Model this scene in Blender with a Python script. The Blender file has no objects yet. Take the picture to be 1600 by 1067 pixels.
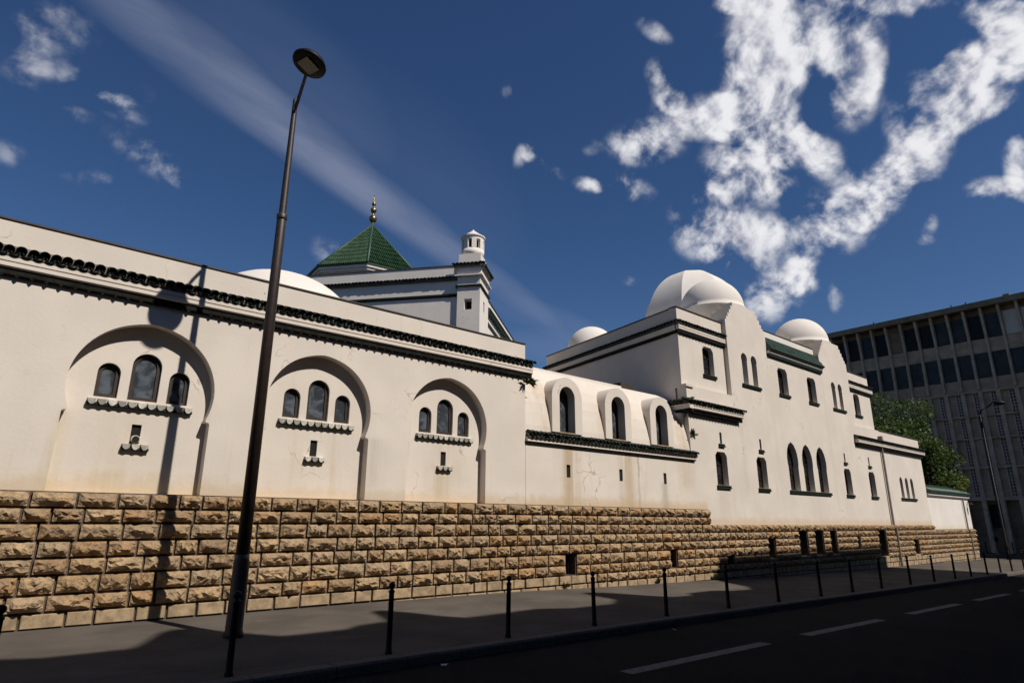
import bpy, bmesh, math, random
from mathutils import Matrix, Vector, noise
random.seed(7)
R = math.radians
scn = bpy.context.scene
COL = scn.collection

# ------------------------------------------------------------------ camera
F_PX, PITCH, ROLL, AZ, CAM_D, CAM_H = 976.44, R(16.143), R(.2075), R(49.375), 13.9, 1.7
fh = Vector((math.cos(AZ), math.sin(AZ), 0)); rt = Vector((math.sin(AZ), -math.cos(AZ), 0)); up = Vector((0, 0, 1))
fw = fh * math.cos(PITCH) + up * math.sin(PITCH); uu = up * math.cos(PITCH) - fh * math.sin(PITCH)
c_r = rt * math.cos(ROLL) + uu * math.sin(ROLL); c_u = uu * math.cos(ROLL) - rt * math.sin(ROLL)
cam_d = bpy.data.cameras.new('camera'); cam = bpy.data.objects.new('camera', cam_d); COL.objects.link(cam)
cam_d.sensor_width = 36; cam_d.lens = F_PX / 1600 * 36; cam_d.clip_start = .05; cam_d.clip_end = 6000
m = Matrix((( c_r.x, c_u.x, -fw.x, 0), (c_r.y, c_u.y, -fw.y, -CAM_D), (c_r.z, c_u.z, -fw.z, CAM_H), (0, 0, 0, 1)))
cam.matrix_world = m
scn.camera = cam

# ------------------------------------------------------------------ light
SUN = Vector((.28, -1.0, 1.17)).normalized()
sun_d = bpy.data.lights.new('sun', 'SUN'); sun_d.energy = 5.0; sun_d.angle = R(.53); sun_d.color = (1, .935, .855)
sun = bpy.data.objects.new('sun', sun_d); COL.objects.link(sun)
sun.rotation_euler = SUN.to_track_quat('Z', 'Y').to_euler(); sun.location = (10, -30, 40)
scn.view_settings.view_transform = 'Standard'; scn.view_settings.look = 'None'
scn.view_settings.exposure = 0.0; scn.view_settings.gamma = 1.0
scn.render.engine = 'CYCLES'
scn.cycles.use_denoising = True
scn.cycles.use_adaptive_sampling = True; scn.cycles.adaptive_threshold = .015; scn.cycles.adaptive_min_samples = 12
scn.cycles.max_bounces = 6; scn.cycles.diffuse_bounces = 3; scn.cycles.glossy_bounces = 3
scn.cycles.caustics_reflective = False; scn.cycles.caustics_refractive = False

world = bpy.data.worlds.new('World'); scn.world = world; world.use_nodes = True
wn = world.node_tree.nodes; wl = world.node_tree.links; wn.clear()
def N(nt, typ, **kw):
    n = nt.nodes.new(typ)
    for k, v in kw.items():
        if k.startswith('i_'):
            key = k[2:]; key = int(key) if key.isdigit() else key
            n.inputs[key].default_value = v
        else: setattr(n, k, v)
    return n
def math_n(nt, op, a, b=None, c=None, clamp=False):
    n = nt.nodes.new('ShaderNodeMath'); n.operation = op; n.use_clamp = clamp
    for i, v in enumerate((a, b, c)):
        if v is None: continue
        if isinstance(v, (int, float)): n.inputs[i].default_value = v
        else: nt.links.new(v, n.inputs[i])
    return n.outputs[0]
def pix_dir(x, y): return (c_r * (x - 800) - c_u * (y - 533.5) + fw * F_PX).normalized()
def sky_plane(x, y):
    d = pix_dir(x, y); return Vector((d.x / (1 + d.z), d.y / (1 + d.z)))
def build_sky():
    nt = world.node_tree
    sky = N(nt, 'ShaderNodeTexSky', sky_type='NISHITA', sun_disc=False)
    sky.sun_elevation = math.asin(SUN.z); sky.sun_rotation = math.atan2(SUN.x, SUN.y)
    sky.altitude = 1200; sky.air_density = 1.0; sky.dust_density = .25; sky.ozone_density = 2.6
    tc = N(nt, 'ShaderNodeTexCoord'); sep = N(nt, 'ShaderNodeSeparateXYZ'); wl.new(tc.outputs['Generated'], sep.inputs[0])
    zc = math_n(nt, 'ADD', math_n(nt, 'MAXIMUM', sep.outputs[2], 0.0), 1.0)
    px = math_n(nt, 'DIVIDE', sep.outputs[0], zc); py = math_n(nt, 'DIVIDE', sep.outputs[1], zc)
    cmb = N(nt, 'ShaderNodeCombineXYZ'); wl.new(px, cmb.inputs[0]); wl.new(py, cmb.inputs[1])
    P = cmb.outputs[0]
    # each cloud bank lies at its own place of the sky dome (stereographic coordinates of the direction)
    cmb1 = N(nt, 'ShaderNodeCombineXYZ'); wl.new(px, cmb1.inputs[0]); wl.new(py, cmb1.inputs[1]); cmb1.inputs[2].default_value = 1.0
    def dot3(c3):
        d = N(nt, 'ShaderNodeVectorMath', operation='DOT_PRODUCT'); wl.new(cmb1.outputs[0], d.inputs[0]); d.inputs[1].default_value = c3; return d.outputs['Value']
    def blob(cx, cy, rx, ry, ang, w):
        c = sky_plane(cx, cy); e = 2.0
        jx = (sky_plane(cx + e, cy) - sky_plane(cx - e, cy)) / (2 * e); jy = (sky_plane(cx, cy + e) - sky_plane(cx, cy - e)) / (2 * e)
        a = R(ang); u = (jx * math.cos(a) + jy * math.sin(a)) * rx; v = (-jx * math.sin(a) + jy * math.cos(a)) * ry
        det = u.x * v.y - u.y * v.x
        r1 = (v.y / det, -v.x / det); r2 = (-u.y / det, u.x / det)
        q1 = dot3((r1[0], r1[1], -(r1[0] * c.x + r1[1] * c.y))); q2 = dot3((r2[0], r2[1], -(r2[0] * c.x + r2[1] * c.y)))
        rr = math_n(nt, 'MULTIPLY_ADD', q2, q2, math_n(nt, 'MULTIPLY', q1, q1))
        return math_n(nt, 'MAXIMUM', math_n(nt, 'MULTIPLY_ADD', rr, -w, w), 0.0)
    def layer(blobs, k=1.6):
        acc = None
        for b in blobs:
            g = blob(*b[:5], (b[5] if len(b) > 5 else 1.0) * k)
            acc = g if acc is None else math_n(nt, 'ADD', acc, g)
        return math_n(nt, 'MINIMUM', acc, 1.0)
    def fbm(vec, scale, detail, rough, dist=0.0, lac=2.0):
        n = N(nt, 'ShaderNodeTexNoise', noise_dimensions='2D'); n.inputs['Scale'].default_value = scale; n.inputs['Detail'].default_value = detail
        n.inputs['Roughness'].default_value = rough; n.inputs['Distortion'].default_value = dist; n.inputs['Lacunarity'].default_value = lac
        wl.new(vec, n.inputs['Vector']); return n.outputs['Fac']
    def shift(dx, dy):
        v = N(nt, 'ShaderNodeVectorMath', operation='ADD'); wl.new(P, v.inputs[0]); v.inputs[1].default_value = (dx, dy, 0); return v.outputs[0]
    def ss(x, a, b):
        n = N(nt, 'ShaderNodeMapRange', interpolation_type='SMOOTHSTEP'); n.inputs['From Min'].default_value = a; n.inputs['From Max'].default_value = b
        wl.new(x, n.inputs['Value']); return n.outputs[0]
    def in_cone(cx, cy, rad):
        c = pix_dir(cx, cy); cosr = min(c.dot(pix_dir(cx + rad, cy)), c.dot(pix_dir(cx - rad, cy)), c.dot(pix_dir(cx, cy + rad)), c.dot(pix_dir(cx, cy - rad)))
        dn = N(nt, 'ShaderNodeVectorMath', operation='DOT_PRODUCT'); wl.new(tc.outputs['Generated'], dn.inputs[0]); dn.inputs[1].default_value = c
        return math_n(nt, 'GREATER_THAN', dn.outputs['Value'], cosr)
    def mix_sh(f, a, b_):
        mx = N(nt, 'ShaderNodeMixShader'); wl.new(f, mx.inputs[0]); wl.new(a, mx.inputs[1]); wl.new(b_, mx.inputs[2]); return mx.outputs[0]
    # fair-weather cumulus: (x, y, half-lengths, tilt, weight)
    cum = [(1215,50,85,95,0),(1185,135,65,85,20),(1325,45,55,120,-5),(1335,135,45,70,15),(1150,185,50,35,0),(1090,182,70,36,5),(1040,135,26,42,-25),
           (1008,225,60,36,-5),(1215,205,65,46,35),(1275,242,55,34,35),(1150,265,55,52,0),(1205,285,40,36,-20),(1098,352,52,56,0),(1170,372,46,46,0),
           (1285,352,85,52,-12),(1360,305,62,46,-32),(1432,245,66,46,-52),(1468,160,56,70,30),(1505,105,42,40,0),(1560,95,48,85,25),(1592,60,42,60,0),
           (1525,175,66,32,-10),(1592,245,26,52,0),(1562,302,56,24,5),(1545,18,52,34,0),(1420,5,66,22,0),(972,292,50,24,10,.8),(918,290,24,13,15,.7),
           (824,236,16,30,35,.75),(852,262,34,13,30,.6),(1020,48,34,15,30,.6),(795,145,14,12,40,.42),(1208,455,60,46,-30,.9),(1255,432,32,28,0,.85),
           (1306,455,14,36,0,.6),(1450,345,16,26,0,.65),(1442,376,20,9,0,.55),(1160,4,60,18,0,.8),(1130,415,40,20,35,.6),(1395,190,18,40,0,.5),
           (60,40,78,44,15,.62),(38,112,34,34,0,.5),(152,132,72,24,12,.62),(188,168,40,18,30,.55),(115,177,42,14,5,.5),(232,245,62,24,32,.55),
           (282,284,28,14,40,.5),(160,280,50,13,8,.42),(14,240,26,18,20,.45),(515,395,26,34,-30,.4),(985,437,18,12,0,.45),(925,232,16,14,0,.4)]
    groups = [((140, 150), 290, [b for b in cum if b[0] < 600]), ((910, 220), 270, [b for b in cum if 600 < b[0] < 1045]),
              ((1215, 120), 270, [b for b in cum if 1045 <= b[0] < 1380 and b[1] < 225]), ((1220, 350), 270, [b for b in cum if 1045 <= b[0] < 1380 and b[1] >= 225]),
              ((1500, 175), 290, [b for b in cum if b[0] >= 1380])]
    hsv = N(nt, 'ShaderNodeHueSaturation'); hsv.inputs['Saturation'].default_value = SKY_SAT; hsv.inputs['Value'].default_value = 1.0; hsv.inputs['Hue'].default_value = .507; wl.new(sky.outputs[0], hsv.inputs['Color'])
    skyb = N(nt, 'ShaderNodeBackground'); wl.new(hsv.outputs[0], skyb.inputs['Color']); skyb.inputs['Strength'].default_value = SKY_STRENGTH
    # thin streak of high cirrus
    st = layer([(190,10,160,46,38,.36),(330,110,240,56,38,.42),(480,225,240,46,38,.44),(620,330,220,36,36,.40),(760,430,160,24,33,.32),(430,110,270,110,38,.13),(640,260,270,120,40,.07),(860,500,150,26,20,.2),(880,545,110,30,10,.25)], 1.0)
    mp = N(nt, 'ShaderNodeMapping'); mp.inputs['Rotation'].default_value = (0, 0, R(-20)); mp.inputs['Scale'].default_value = (.45, 3.4, 1); wl.new(P, mp.inputs['Vector'])
    ns = fbm(mp.outputs[0], 3.0, 6, .6)
    cir = math_n(nt, 'MULTIPLY', math_n(nt, 'MULTIPLY', st, math_n(nt, 'MULTIPLY_ADD', ns, 1.5, -.26)), .78)
    ci = N(nt, 'ShaderNodeBackground'); ci.inputs['Color'].default_value = (.40, .43, .54, 1)
    cur = mix_sh(in_cone(520, 270, 620), skyb.outputs[0], mix_sh(cir, skyb.outputs[0], ci.outputs[0]))
    s = Vector((SUN.x, SUN.y)) * .010
    warp = N(nt, 'ShaderNodeTexNoise', noise_dimensions='2D'); warp.inputs['Scale'].default_value = 9.0; warp.inputs['Detail'].default_value = 2; wl.new(P, warp.inputs['Vector'])
    wv = N(nt, 'ShaderNodeVectorMath', operation='MULTIPLY_ADD'); wl.new(warp.outputs['Color'], wv.inputs[0]); wv.inputs[1].default_value = (.028, .028, 0); wl.new(P, wv.inputs[2])
    PW = wv.outputs[0]
    n0 = fbm(PW, CL_SCALE, 9, .56)
    sv = N(nt, 'ShaderNodeVectorMath', operation='ADD'); wl.new(PW, sv.inputs[0]); sv.inputs[1].default_value = (s.x, s.y, 0)
    nb = fbm(PW, CL_SCALE, 4, .55); n1 = fbm(sv.outputs[0], CL_SCALE, 4, .55)
    cl_ = None
    cum = [(b[0], b[1], b[2] * (1.25 if b[0] > 400 else 1.5), b[3] * (1.25 if b[0] > 400 else 1.45), b[4], (b[5] if len(b) > 5 else 1.0) * (1.0 if b[0] > 400 else .86)) for b in cum]
    mask = layer(cum, .9)
    v = math_n(nt, 'ADD', mask, math_n(nt, 'MULTIPLY', math_n(nt, 'SUBTRACT', n0, .5), 3.7))
    alpha = math_n(nt, 'MULTIPLY', ss(v, .12, 1.28), ss(mask, .0, .9))
    # brightness: self-shading of the puffs towards the sun, greyer where thick
    br = math_n(nt, 'ADD', math_n(nt, 'MULTIPLY_ADD', math_n(nt, 'SUBTRACT', nb, n1), 2.0, .80), math_n(nt, 'MULTIPLY', ss(v, 1.2, 2.1), -.10))
    ramp = N(nt, 'ShaderNodeMix', data_type='RGBA'); ramp.inputs['A'].default_value = (.30, .315, .41, 1); ramp.inputs['B'].default_value = (.84, .84, .87, 1)
    wl.new(ss(br, .38, .98), ramp.inputs['Factor'])
    cb = N(nt, 'ShaderNodeBackground'); wl.new(ramp.outputs['Result'], cb.inputs['Color'])
    cur = mix_sh(in_cone(800, 230, 830), cur, mix_sh(alpha, cur, cb.outputs[0]))
    out = N(nt, 'ShaderNodeOutputWorld'); wl.new(cur, out.inputs['Surface'])
CL_SCALE, SKY_SAT = 22.0, 1.20
SKY_STRENGTH = .068
world.cycles.sampling_method = 'MANUAL'; world.cycles.sample_map_resolution = 512
build_sky()

# ------------------------------------------------------------------ helpers
def nodes_mat(name, base, rough=.8, metal=0.0, spec=.4):
    mt = bpy.data.materials.new(name); mt.use_nodes = True
    nt = mt.node_tree; b = nt.nodes['Principled BSDF']
    b.inputs['Base Color'].default_value = (*base, 1); b.inputs['Roughness'].default_value = rough
    b.inputs['Metallic'].default_value = metal; b.inputs['Specular IOR Level'].default_value = spec
    return mt, nt, b
def tex_noise(nt, scale, detail=5, rough=.55, vec=None, dim='3D', dist=0.0):
    n = N(nt, 'ShaderNodeTexNoise', noise_dimensions=dim); n.inputs['Scale'].default_value = scale; n.inputs['Detail'].default_value = detail
    n.inputs['Roughness'].default_value = rough; n.inputs['Distortion'].default_value = dist
    if vec is not None: nt.links.new(vec, n.inputs['Vector'])
    return n.outputs['Fac']
def pos(nt, scale=(1, 1, 1)):
    g = N(nt, 'ShaderNodeNewGeometry'); mp = N(nt, 'ShaderNodeMapping'); mp.inputs['Scale'].default_value = scale
    nt.links.new(g.outputs['Position'], mp.inputs['Vector']); return mp.outputs[0]
def mix_col(nt, fac, a, b, mode='MIX'):
    n = N(nt, 'ShaderNodeMix', data_type='RGBA', blend_type=mode)
    for i, v in ((0, fac), (6, a), (7, b)):
        if isinstance(v, (int, float)): n.inputs[i].default_value = v
        elif isinstance(v, tuple): n.inputs[i].default_value = (*v, 1)
        else: nt.links.new(v, n.inputs[i])
    return n.outputs[2]
def sstep(nt, x, a, b, lo=0., hi=1.):
    n = N(nt, 'ShaderNodeMapRange', interpolation_type='SMOOTHSTEP')
    for k, v in (('From Min', a), ('From Max', b), ('To Min', lo), ('To Max', hi)): n.inputs[k].default_value = v
    nt.links.new(x, n.inputs['Value']); return n.outputs[0]
def bump(nt, b, h, strength=.3, dist=.02):
    n = N(nt, 'ShaderNodeBump'); n.inputs['Strength'].default_value = strength; n.inputs['Distance'].default_value = dist
    nt.links.new(h, n.inputs['Height']); nt.links.new(n.outputs[0], b.inputs['Normal'])
def to_base(nt, b, c): nt.links.new(c, b.inputs['Base Color'])

MAT = {}
def plaster(name, base, dirt=.5, stains=(), damp=2.2):
    mt, nt, b = nodes_mat(name, base, .88, spec=.2)
    g = N(nt, 'ShaderNodeNewGeometry'); sp = N(nt, 'ShaderNodeSeparateXYZ'); nt.links.new(g.outputs['Position'], sp.inputs[0])
    big = tex_noise(nt, .55, 2, .6, pos(nt)); mid = tex_noise(nt, 3.0, 4, .68, pos(nt))
    streak = tex_noise(nt, 1.0, 4, .65, pos(nt, (3.2, 3.2, .22)))
    c = mix_col(nt, sstep(nt, big, .35, .7), tuple(v * .95 for v in base), tuple(min(1, v * 1.04) for v in base))
    c = mix_col(nt, sstep(nt, streak, .56, .8, 0, .45 * dirt), c, (base[0] * .82, base[1] * .74, base[2] * .60))
    c = mix_col(nt, sstep(nt, mid, .60, .82, 0, .3 * dirt), c, (base[0] * .74, base[1] * .69, base[2] * .62))
    patch = math_n(nt, 'MULTIPLY', sstep(nt, tex_noise(nt, .8, 2, .5, pos(nt, (1, 1, 1.6))), .55, .57), .16 * dirt)
    c = mix_col(nt, patch, c, (base[0] * .9, base[1] * .88, base[2] * .84))
    # rising damp just above the stone course
    low = sstep(nt, math_n(nt, 'SUBTRACT', sp.outputs[2], math_n(nt, 'MULTIPLY', mid, .5)), damp - .2, damp + .15, .5 * dirt, 0)
    c = mix_col(nt, low, c, (base[0] * .80, base[1] * .66, base[2] * .47))
    for (x0, w, z0, z1, col, amt) in stains:
        dx = math_n(nt, 'DIVIDE', math_n(nt, 'SUBTRACT', math_n(nt, 'ADD', sp.outputs[0], math_n(nt, 'MULTIPLY', math_n(nt, 'SUBTRACT', mid, .5), .25)), x0), w)
        e = math_n(nt, 'EXPONENT', math_n(nt, 'MULTIPLY', math_n(nt, 'MULTIPLY', dx, dx), -1.0))
        zm = math_n(nt, 'MULTIPLY', sstep(nt, sp.outputs[2], z0 - .4, z0 + .3), sstep(nt, sp.outputs[2], z1, z1 + .15, 1, 0))
        f = math_n(nt, 'MULTIPLY', math_n(nt, 'MULTIPLY', e, zm), math_n(nt, 'MULTIPLY', sstep(nt, streak, .3, .62), amt))
        c = mix_col(nt, f, c, col)
    # hairline cracks
    vo = N(nt, 'ShaderNodeTexVoronoi', feature='DISTANCE_TO_EDGE'); vo.inputs['Scale'].default_value = .55
    ad = N(nt, 'ShaderNodeVectorMath', operation='ADD'); nz = N(nt, 'ShaderNodeTexNoise'); nz.inputs['Scale'].default_value = 2.2; nz.inputs['Detail'].default_value = 3
    nt.links.new(pos(nt), nz.inputs['Vector']); nt.links.new(nz.outputs['Color'], ad.inputs[0]); nt.links.new(g.outputs['Position'], ad.inputs[1]); nt.links.new(ad.outputs[0], vo.inputs['Vector'])
    crack = math_n(nt, 'MULTIPLY', sstep(nt, vo.outputs['Distance'], .0, .012, 1, 0), sstep(nt, big, .54, .66, 0, .55 * dirt))
    c = mix_col(nt, crack, c, (base[0] * .45, base[1] * .38, base[2] * .32))
    to_base(nt, b, c)
    bump(nt, b, tex_noise(nt, 14, 3, .65, pos(nt)), .16, .02)
    return mt
W = (.635, .57, .497)
MAT['plaster'] = plaster('white_plaster', W, 1.15, ((2.4, 1.3, 2.0, 2.55, (.50, .40, .25), .55), (9.6, .35, 2.0, 3.1, (.47, .38, .26), .6), (6.1, .16, 2.0, 3.0, (.47, .39, .29), .45), (2.3, .5, 2.5, 3.8, (.52, .43, .31), .4), (6.0, .6, 2.7, 3.8, (.52, .44, .33), .3), (9.9, .6, 2.7, 3.85, (.50, .42, .31), .4), (1.2, .12, 2.1, 3.6, (.45, .37, .2), .6), (7.5, .3, 2.6, 3.6, (.36, .31, .26), .35)))
MAT['plaster_c'] = plaster('stained_plaster', W, 1.5, ((14.35, .38, 1.9, 4.1, (.40, .29, .165), .75), (17.15, .34, 1.9, 4.1, (.42, .31, .18), .7), (17.72, .05, 1.9, 4.1, (.24, .20, .17), .8), (13.3, .35, 4.3, 6.0, (.45, .34, .22), .5), (16.0, .3, 4.3, 5.6, (.45, .34, .22), .4), (20.6, .5, 3.0, 6.0, (.46, .36, .24), .5), (19.2, .2, 1.9, 3.0, (.3, .26, .22), .5)))
MAT['plaster_b'] = plaster('white_street_plaster', (.625, .562, .492), 1.25, ((25.0, .3, 3.0, 6.3, (.5, .44, .37), .4), (27.9, .15, 2.5, 9.0, (.5, .44, .37), .35), (33.6, .15, 2.5, 9.0, (.5, .44, .37), .35), (23.1, .4, 1.8, 3.1, (.5, .43, .34), .4), (30.7, 1.2, 1.9, 3.05, (.52, .46, .38), .3)), 1.64)
MAT['plaster_clean'] = plaster('limewash_dome_plaster', (.68, .63, .57), .65, (), 1.35)
def flat(name, base, rough=.8, metal=0., spec=.4, var=.25, scale=6., bs=.15):
    mt, nt, b = nodes_mat(name, base, rough, metal, spec)
    n = tex_noise(nt, scale, 3, .65, pos(nt)); f = sstep(nt, n, .3, .7)
    to_base(nt, b, mix_col(nt, f, tuple(v * (1 - var) for v in base), tuple(min(1, v * (1 + var)) for v in base)))
    if bs: bump(nt, b, tex_noise(nt, scale * 7, 2, .6, pos(nt)), bs, .01)
    return mt
def stone_mat():
    mt, nt, b = nodes_mat('ochre_rough_stone', (.4, .3, .18), .92, spec=.2)
    oi = N(nt, 'ShaderNodeObjectInfo'); g = N(nt, 'ShaderNodeNewGeometry')
    r = math_n(nt, 'FRACT', math_n(nt, 'ADD', math_n(nt, 'MULTIPLY', oi.outputs['Random'], 7.3), g.outputs['Random Per Island']))
    cr = N(nt, 'ShaderNodeValToRGB'); nt.links.new(r, cr.inputs[0]); e = cr.color_ramp.elements
    e[0].position = 0; e[0].color = (.30, .19, .097, 1); e[1].position = 1; e[1].color = (.43, .30, .165, 1)
    for p, c in ((.2, (.39, .26, .135)), (.4, (.47, .335, .192)), (.55, (.285, .195, .115)), (.7, (.41, .24, .108)), (.85, (.36, .265, .165))):
        k = e.new(p); k.color = (*c, 1)
    pv = pos(nt)
    n1 = tex_noise(nt, 7, 4, .68, pv); n2 = tex_noise(nt, 1.3, 2, .6, pv)
    c = mix_col(nt, sstep(nt, n1, .38, .68, 0, .75), cr.outputs[0], (.19, .135, .085))
    c = mix_col(nt, sstep(nt, n2, .45, .7, 0, .4), c, (.33, .25, .17))
    n4 = tex_noise(nt, 30, 2, .7, pv)
    c = mix_col(nt, sstep(nt, n4, .55, .75, 0, .35), c, (.13, .095, .065))
    to_base(nt, b, c)
    vo = N(nt, 'ShaderNodeTexVoronoi', feature='F1'); vo.inputs['Scale'].default_value = 13; nt.links.new(pv, vo.inputs['Vector'])
    h = math_n(nt, 'ADD', tex_noise(nt, 18, 4, .72, pv), math_n(nt, 'MULTIPLY', vo.outputs['Distance'], .7))
    bump(nt, b, h, .75, .05)
    return mt
MAT['stone'] = stone_mat()
MAT['smooth_stone'] = flat('ochre_dressed_stone', (.31, .225, .135), .9, var=.3, scale=5, bs=.3)
MAT['mortar'] = flat('dark_mortar', (.085, .062, .045), .95, var=.3, scale=9, bs=.3)
MAT['void'] = flat('unlit_interior', (.012, .011, .010), .95, var=.1, bs=0)  # near-black colour stands in for the darkness inside openings
def tile_mat(name, base, grey, rough, amount, spec=.35):
    mt, nt, b = nodes_mat(name, base, rough, spec=spec)
    pv = pos(nt); oi = N(nt, 'ShaderNodeObjectInfo'); g = N(nt, 'ShaderNodeNewGeometry')
    r = math_n(nt, 'FRACT', math_n(nt, 'ADD', oi.outputs['Random'], g.outputs['Random Per Island']))
    c = mix_col(nt, r, tuple(v * .6 for v in base), tuple(v * 1.5 for v in base))
    c = mix_col(nt, sstep(nt, tex_noise(nt, 16, 6, .65, pv), .42, .66, 0, amount), c, grey)
    to_base(nt, b, c); bump(nt, b, tex_noise(nt, 40, 3, .6, pv), .2, .01)
    return mt
MAT['tile'] = tile_mat('dark_green_glazed_tile', (.011, .019, .013), (.030, .026, .020), .6, .6, .12)
MAT['tile_bright'] = tile_mat('green_glazed_tile', (.012, .042, .014), (.010, .020, .009), .5, .6, .25)
MAT['tile_pale'] = tile_mat('weathered_green_tile', (.022, .055, .034), (.04, .055, .04), .5, .6)
MAT['tile_white'] = tile_mat('worn_whitewashed_tile', (.55, .52, .46), (.16, .19, .12), .6, .45, .2)
MAT['fascia'] = flat('shade_grey_board', (.13, .115, .10), .85, var=.3, scale=5)  # on the eaves this darkened grey paints in the shade below the tiles
MAT['coping'] = flat('dark_metal_coping', (.045, .033, .026), .6, var=.3, scale=4)
MAT['frame'] = flat('brown_window_timber', (.030, .018, .012), .55, var=.3, scale=12)
def glass_mat(name, base, rough):
    mt, nt, b = nodes_mat(name, base, rough, spec=.55)
    n = tex_noise(nt, 3.1, 3, .6, pos(nt), dist=.8)
    to_base(nt, b, mix_col(nt, sstep(nt, n, .4, .65), tuple(v * .5 for v in base), tuple(v * 1.5 for v in base)))  # lighter and darker patches painted in for uneven reflections
    bump(nt, b, tex_noise(nt, 2.0, 2, .5, pos(nt)), .18, .03)
    return mt
MAT['glass'] = glass_mat('dusty_reflection_glass', (.070, .080, .094), .12)
MAT['dark_glass'] = glass_mat('dark_window_glass', (.018, .018, .019), .22)
MAT['office_glass'] = flat('office_window_glass', (.035, .037, .040), .3, spec=.2, var=.3, scale=.8, bs=0)
MAT['office_dark'] = flat('office_dark_glass', (.010, .010, .011), .3, spec=.15, var=.2, bs=0)
MAT['band'] = flat('black_glazed_band', (.013, .013, .011), .7, spec=.06, var=.4, scale=9, bs=.1)
MAT['iron'] = flat('black_painted_iron', (.009, .0085, .008), .55, spec=.16, var=.3, scale=8, bs=.1)
MAT['lamp_metal'] = flat('brown_painted_steel', (.028, .018, .0135), .5, spec=.5, var=.25, scale=9, bs=.1)
MAT['lens'] = flat('lamp_lens', (.20, .185, .14), .3, var=.1, bs=0)
MAT['gold'] = flat('gilded_brass', (.30, .21, .08), .32, 1.0, var=.2, scale=4, bs=0)
MAT['pipe'] = flat('grey_downpipe', (.22, .19, .165), .6, var=.2)
def asphalt(name, base, sc, b_s):
    mt, nt, b = nodes_mat(name, base, .95, spec=.05)
    pv = pos(nt); n = tex_noise(nt, .7, 5, .6, pv); n2 = tex_noise(nt, sc, 3, .7, pv)
    c = mix_col(nt, sstep(nt, n, .35, .68), tuple(v * .82 for v in base), tuple(v * 1.15 for v in base))
    c = mix_col(nt, sstep(nt, n2, .5, .75, 0, .45), c, tuple(min(1, v * 1.9) for v in base))
    st = tex_noise(nt, 1.0, 4, .6, pos(nt, (.5, 2.6, 1)))
    c = mix_col(nt, sstep(nt, st, .60, .76, 0, .5), c, tuple(v * .55 for v in base))
    sm = tex_noise(nt, 1.0, 4, .68, pos(nt, (.8, 3.0, 1)))
    c = mix_col(nt, sstep(nt, sm, .62, .74, 0, .45), c, tuple(min(1, v * 1.8) for v in base))
    to_base(nt, b, c); bump(nt, b, n2, b_s, .01); return mt
MAT['pavement'] = asphalt('worn_pavement_asphalt', (.094, .081, .068), 70, .35)
MAT['road'] = asphalt('road_asphalt', (.014, .0136, .013), 60, .5)
MAT['kerb'] = flat('granite_kerb', (.115, .100, .082), .9, spec=.08, var=.2, scale=25, bs=.25)
MAT['paint'] = flat('worn_white_road_paint', (.09, .09, .086), .8, var=.35, scale=9, bs=.2)
MAT['concrete'] = flat('weathered_concrete', (.40, .31, .22), .9, var=.18, scale=1.3, bs=.2)
MAT['concrete_dark'] = flat('dark_concrete_panel', (.21, .16, .11), .9, var=.2, scale=1.1, bs=.2)
MAT['opposite'] = flat('cream_apartment_render', (.20, .175, .14), .9, var=.12, scale=1.0, bs=.1)
MAT['zinc'] = flat('zinc_roof', (.17, .175, .18), .5, var=.15, scale=1.0, bs=.1)
MAT['blind'] = flat('pale_window_blind', (.55, .53, .48), .8, var=.08, bs=0)
MAT['bark'] = flat('tree_bark', (.07, .05, .035), .95, var=.3, scale=10, bs=.5)
MAT['paper'] = flat('crumpled_paper', (.6, .6, .58), .8, var=.1, bs=0)
def leaf_mat(name, a, b_):
    mt, nt, b = nodes_mat(name, a, .55, spec=.35)
    g = N(nt, 'ShaderNodeNewGeometry')
    to_base(nt, b, mix_col(nt, g.outputs['Random Per Island'], a, b_))
    tr = N(nt, 'ShaderNodeBsdfTranslucent'); nt.links.new(mix_col(nt, g.outputs['Random Per Island'], tuple(v * 1.2 for v in a), tuple(v * 1.2 for v in b_)), tr.inputs['Color'])
    mx = N(nt, 'ShaderNodeMixShader'); mx.inputs[0].default_value = .35
    nt.links.new(b.outputs[0], mx.inputs[1]); nt.links.new(tr.outputs[0], mx.inputs[2]); nt.links.new(mx.outputs[0], nt.nodes['Material Output'].inputs['Surface'])
    return mt
MAT['leaf'] = leaf_mat('green_leaves', (.030, .055, .012), (.075, .115, .022))
MAT['leaf_light'] = leaf_mat('yellow_green_leaves', (.07, .10, .018), (.14, .17, .035))
MAT['weed'] = leaf_mat('dry_weed_leaves', (.025, .035, .010), (.06, .06, .02))

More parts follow.
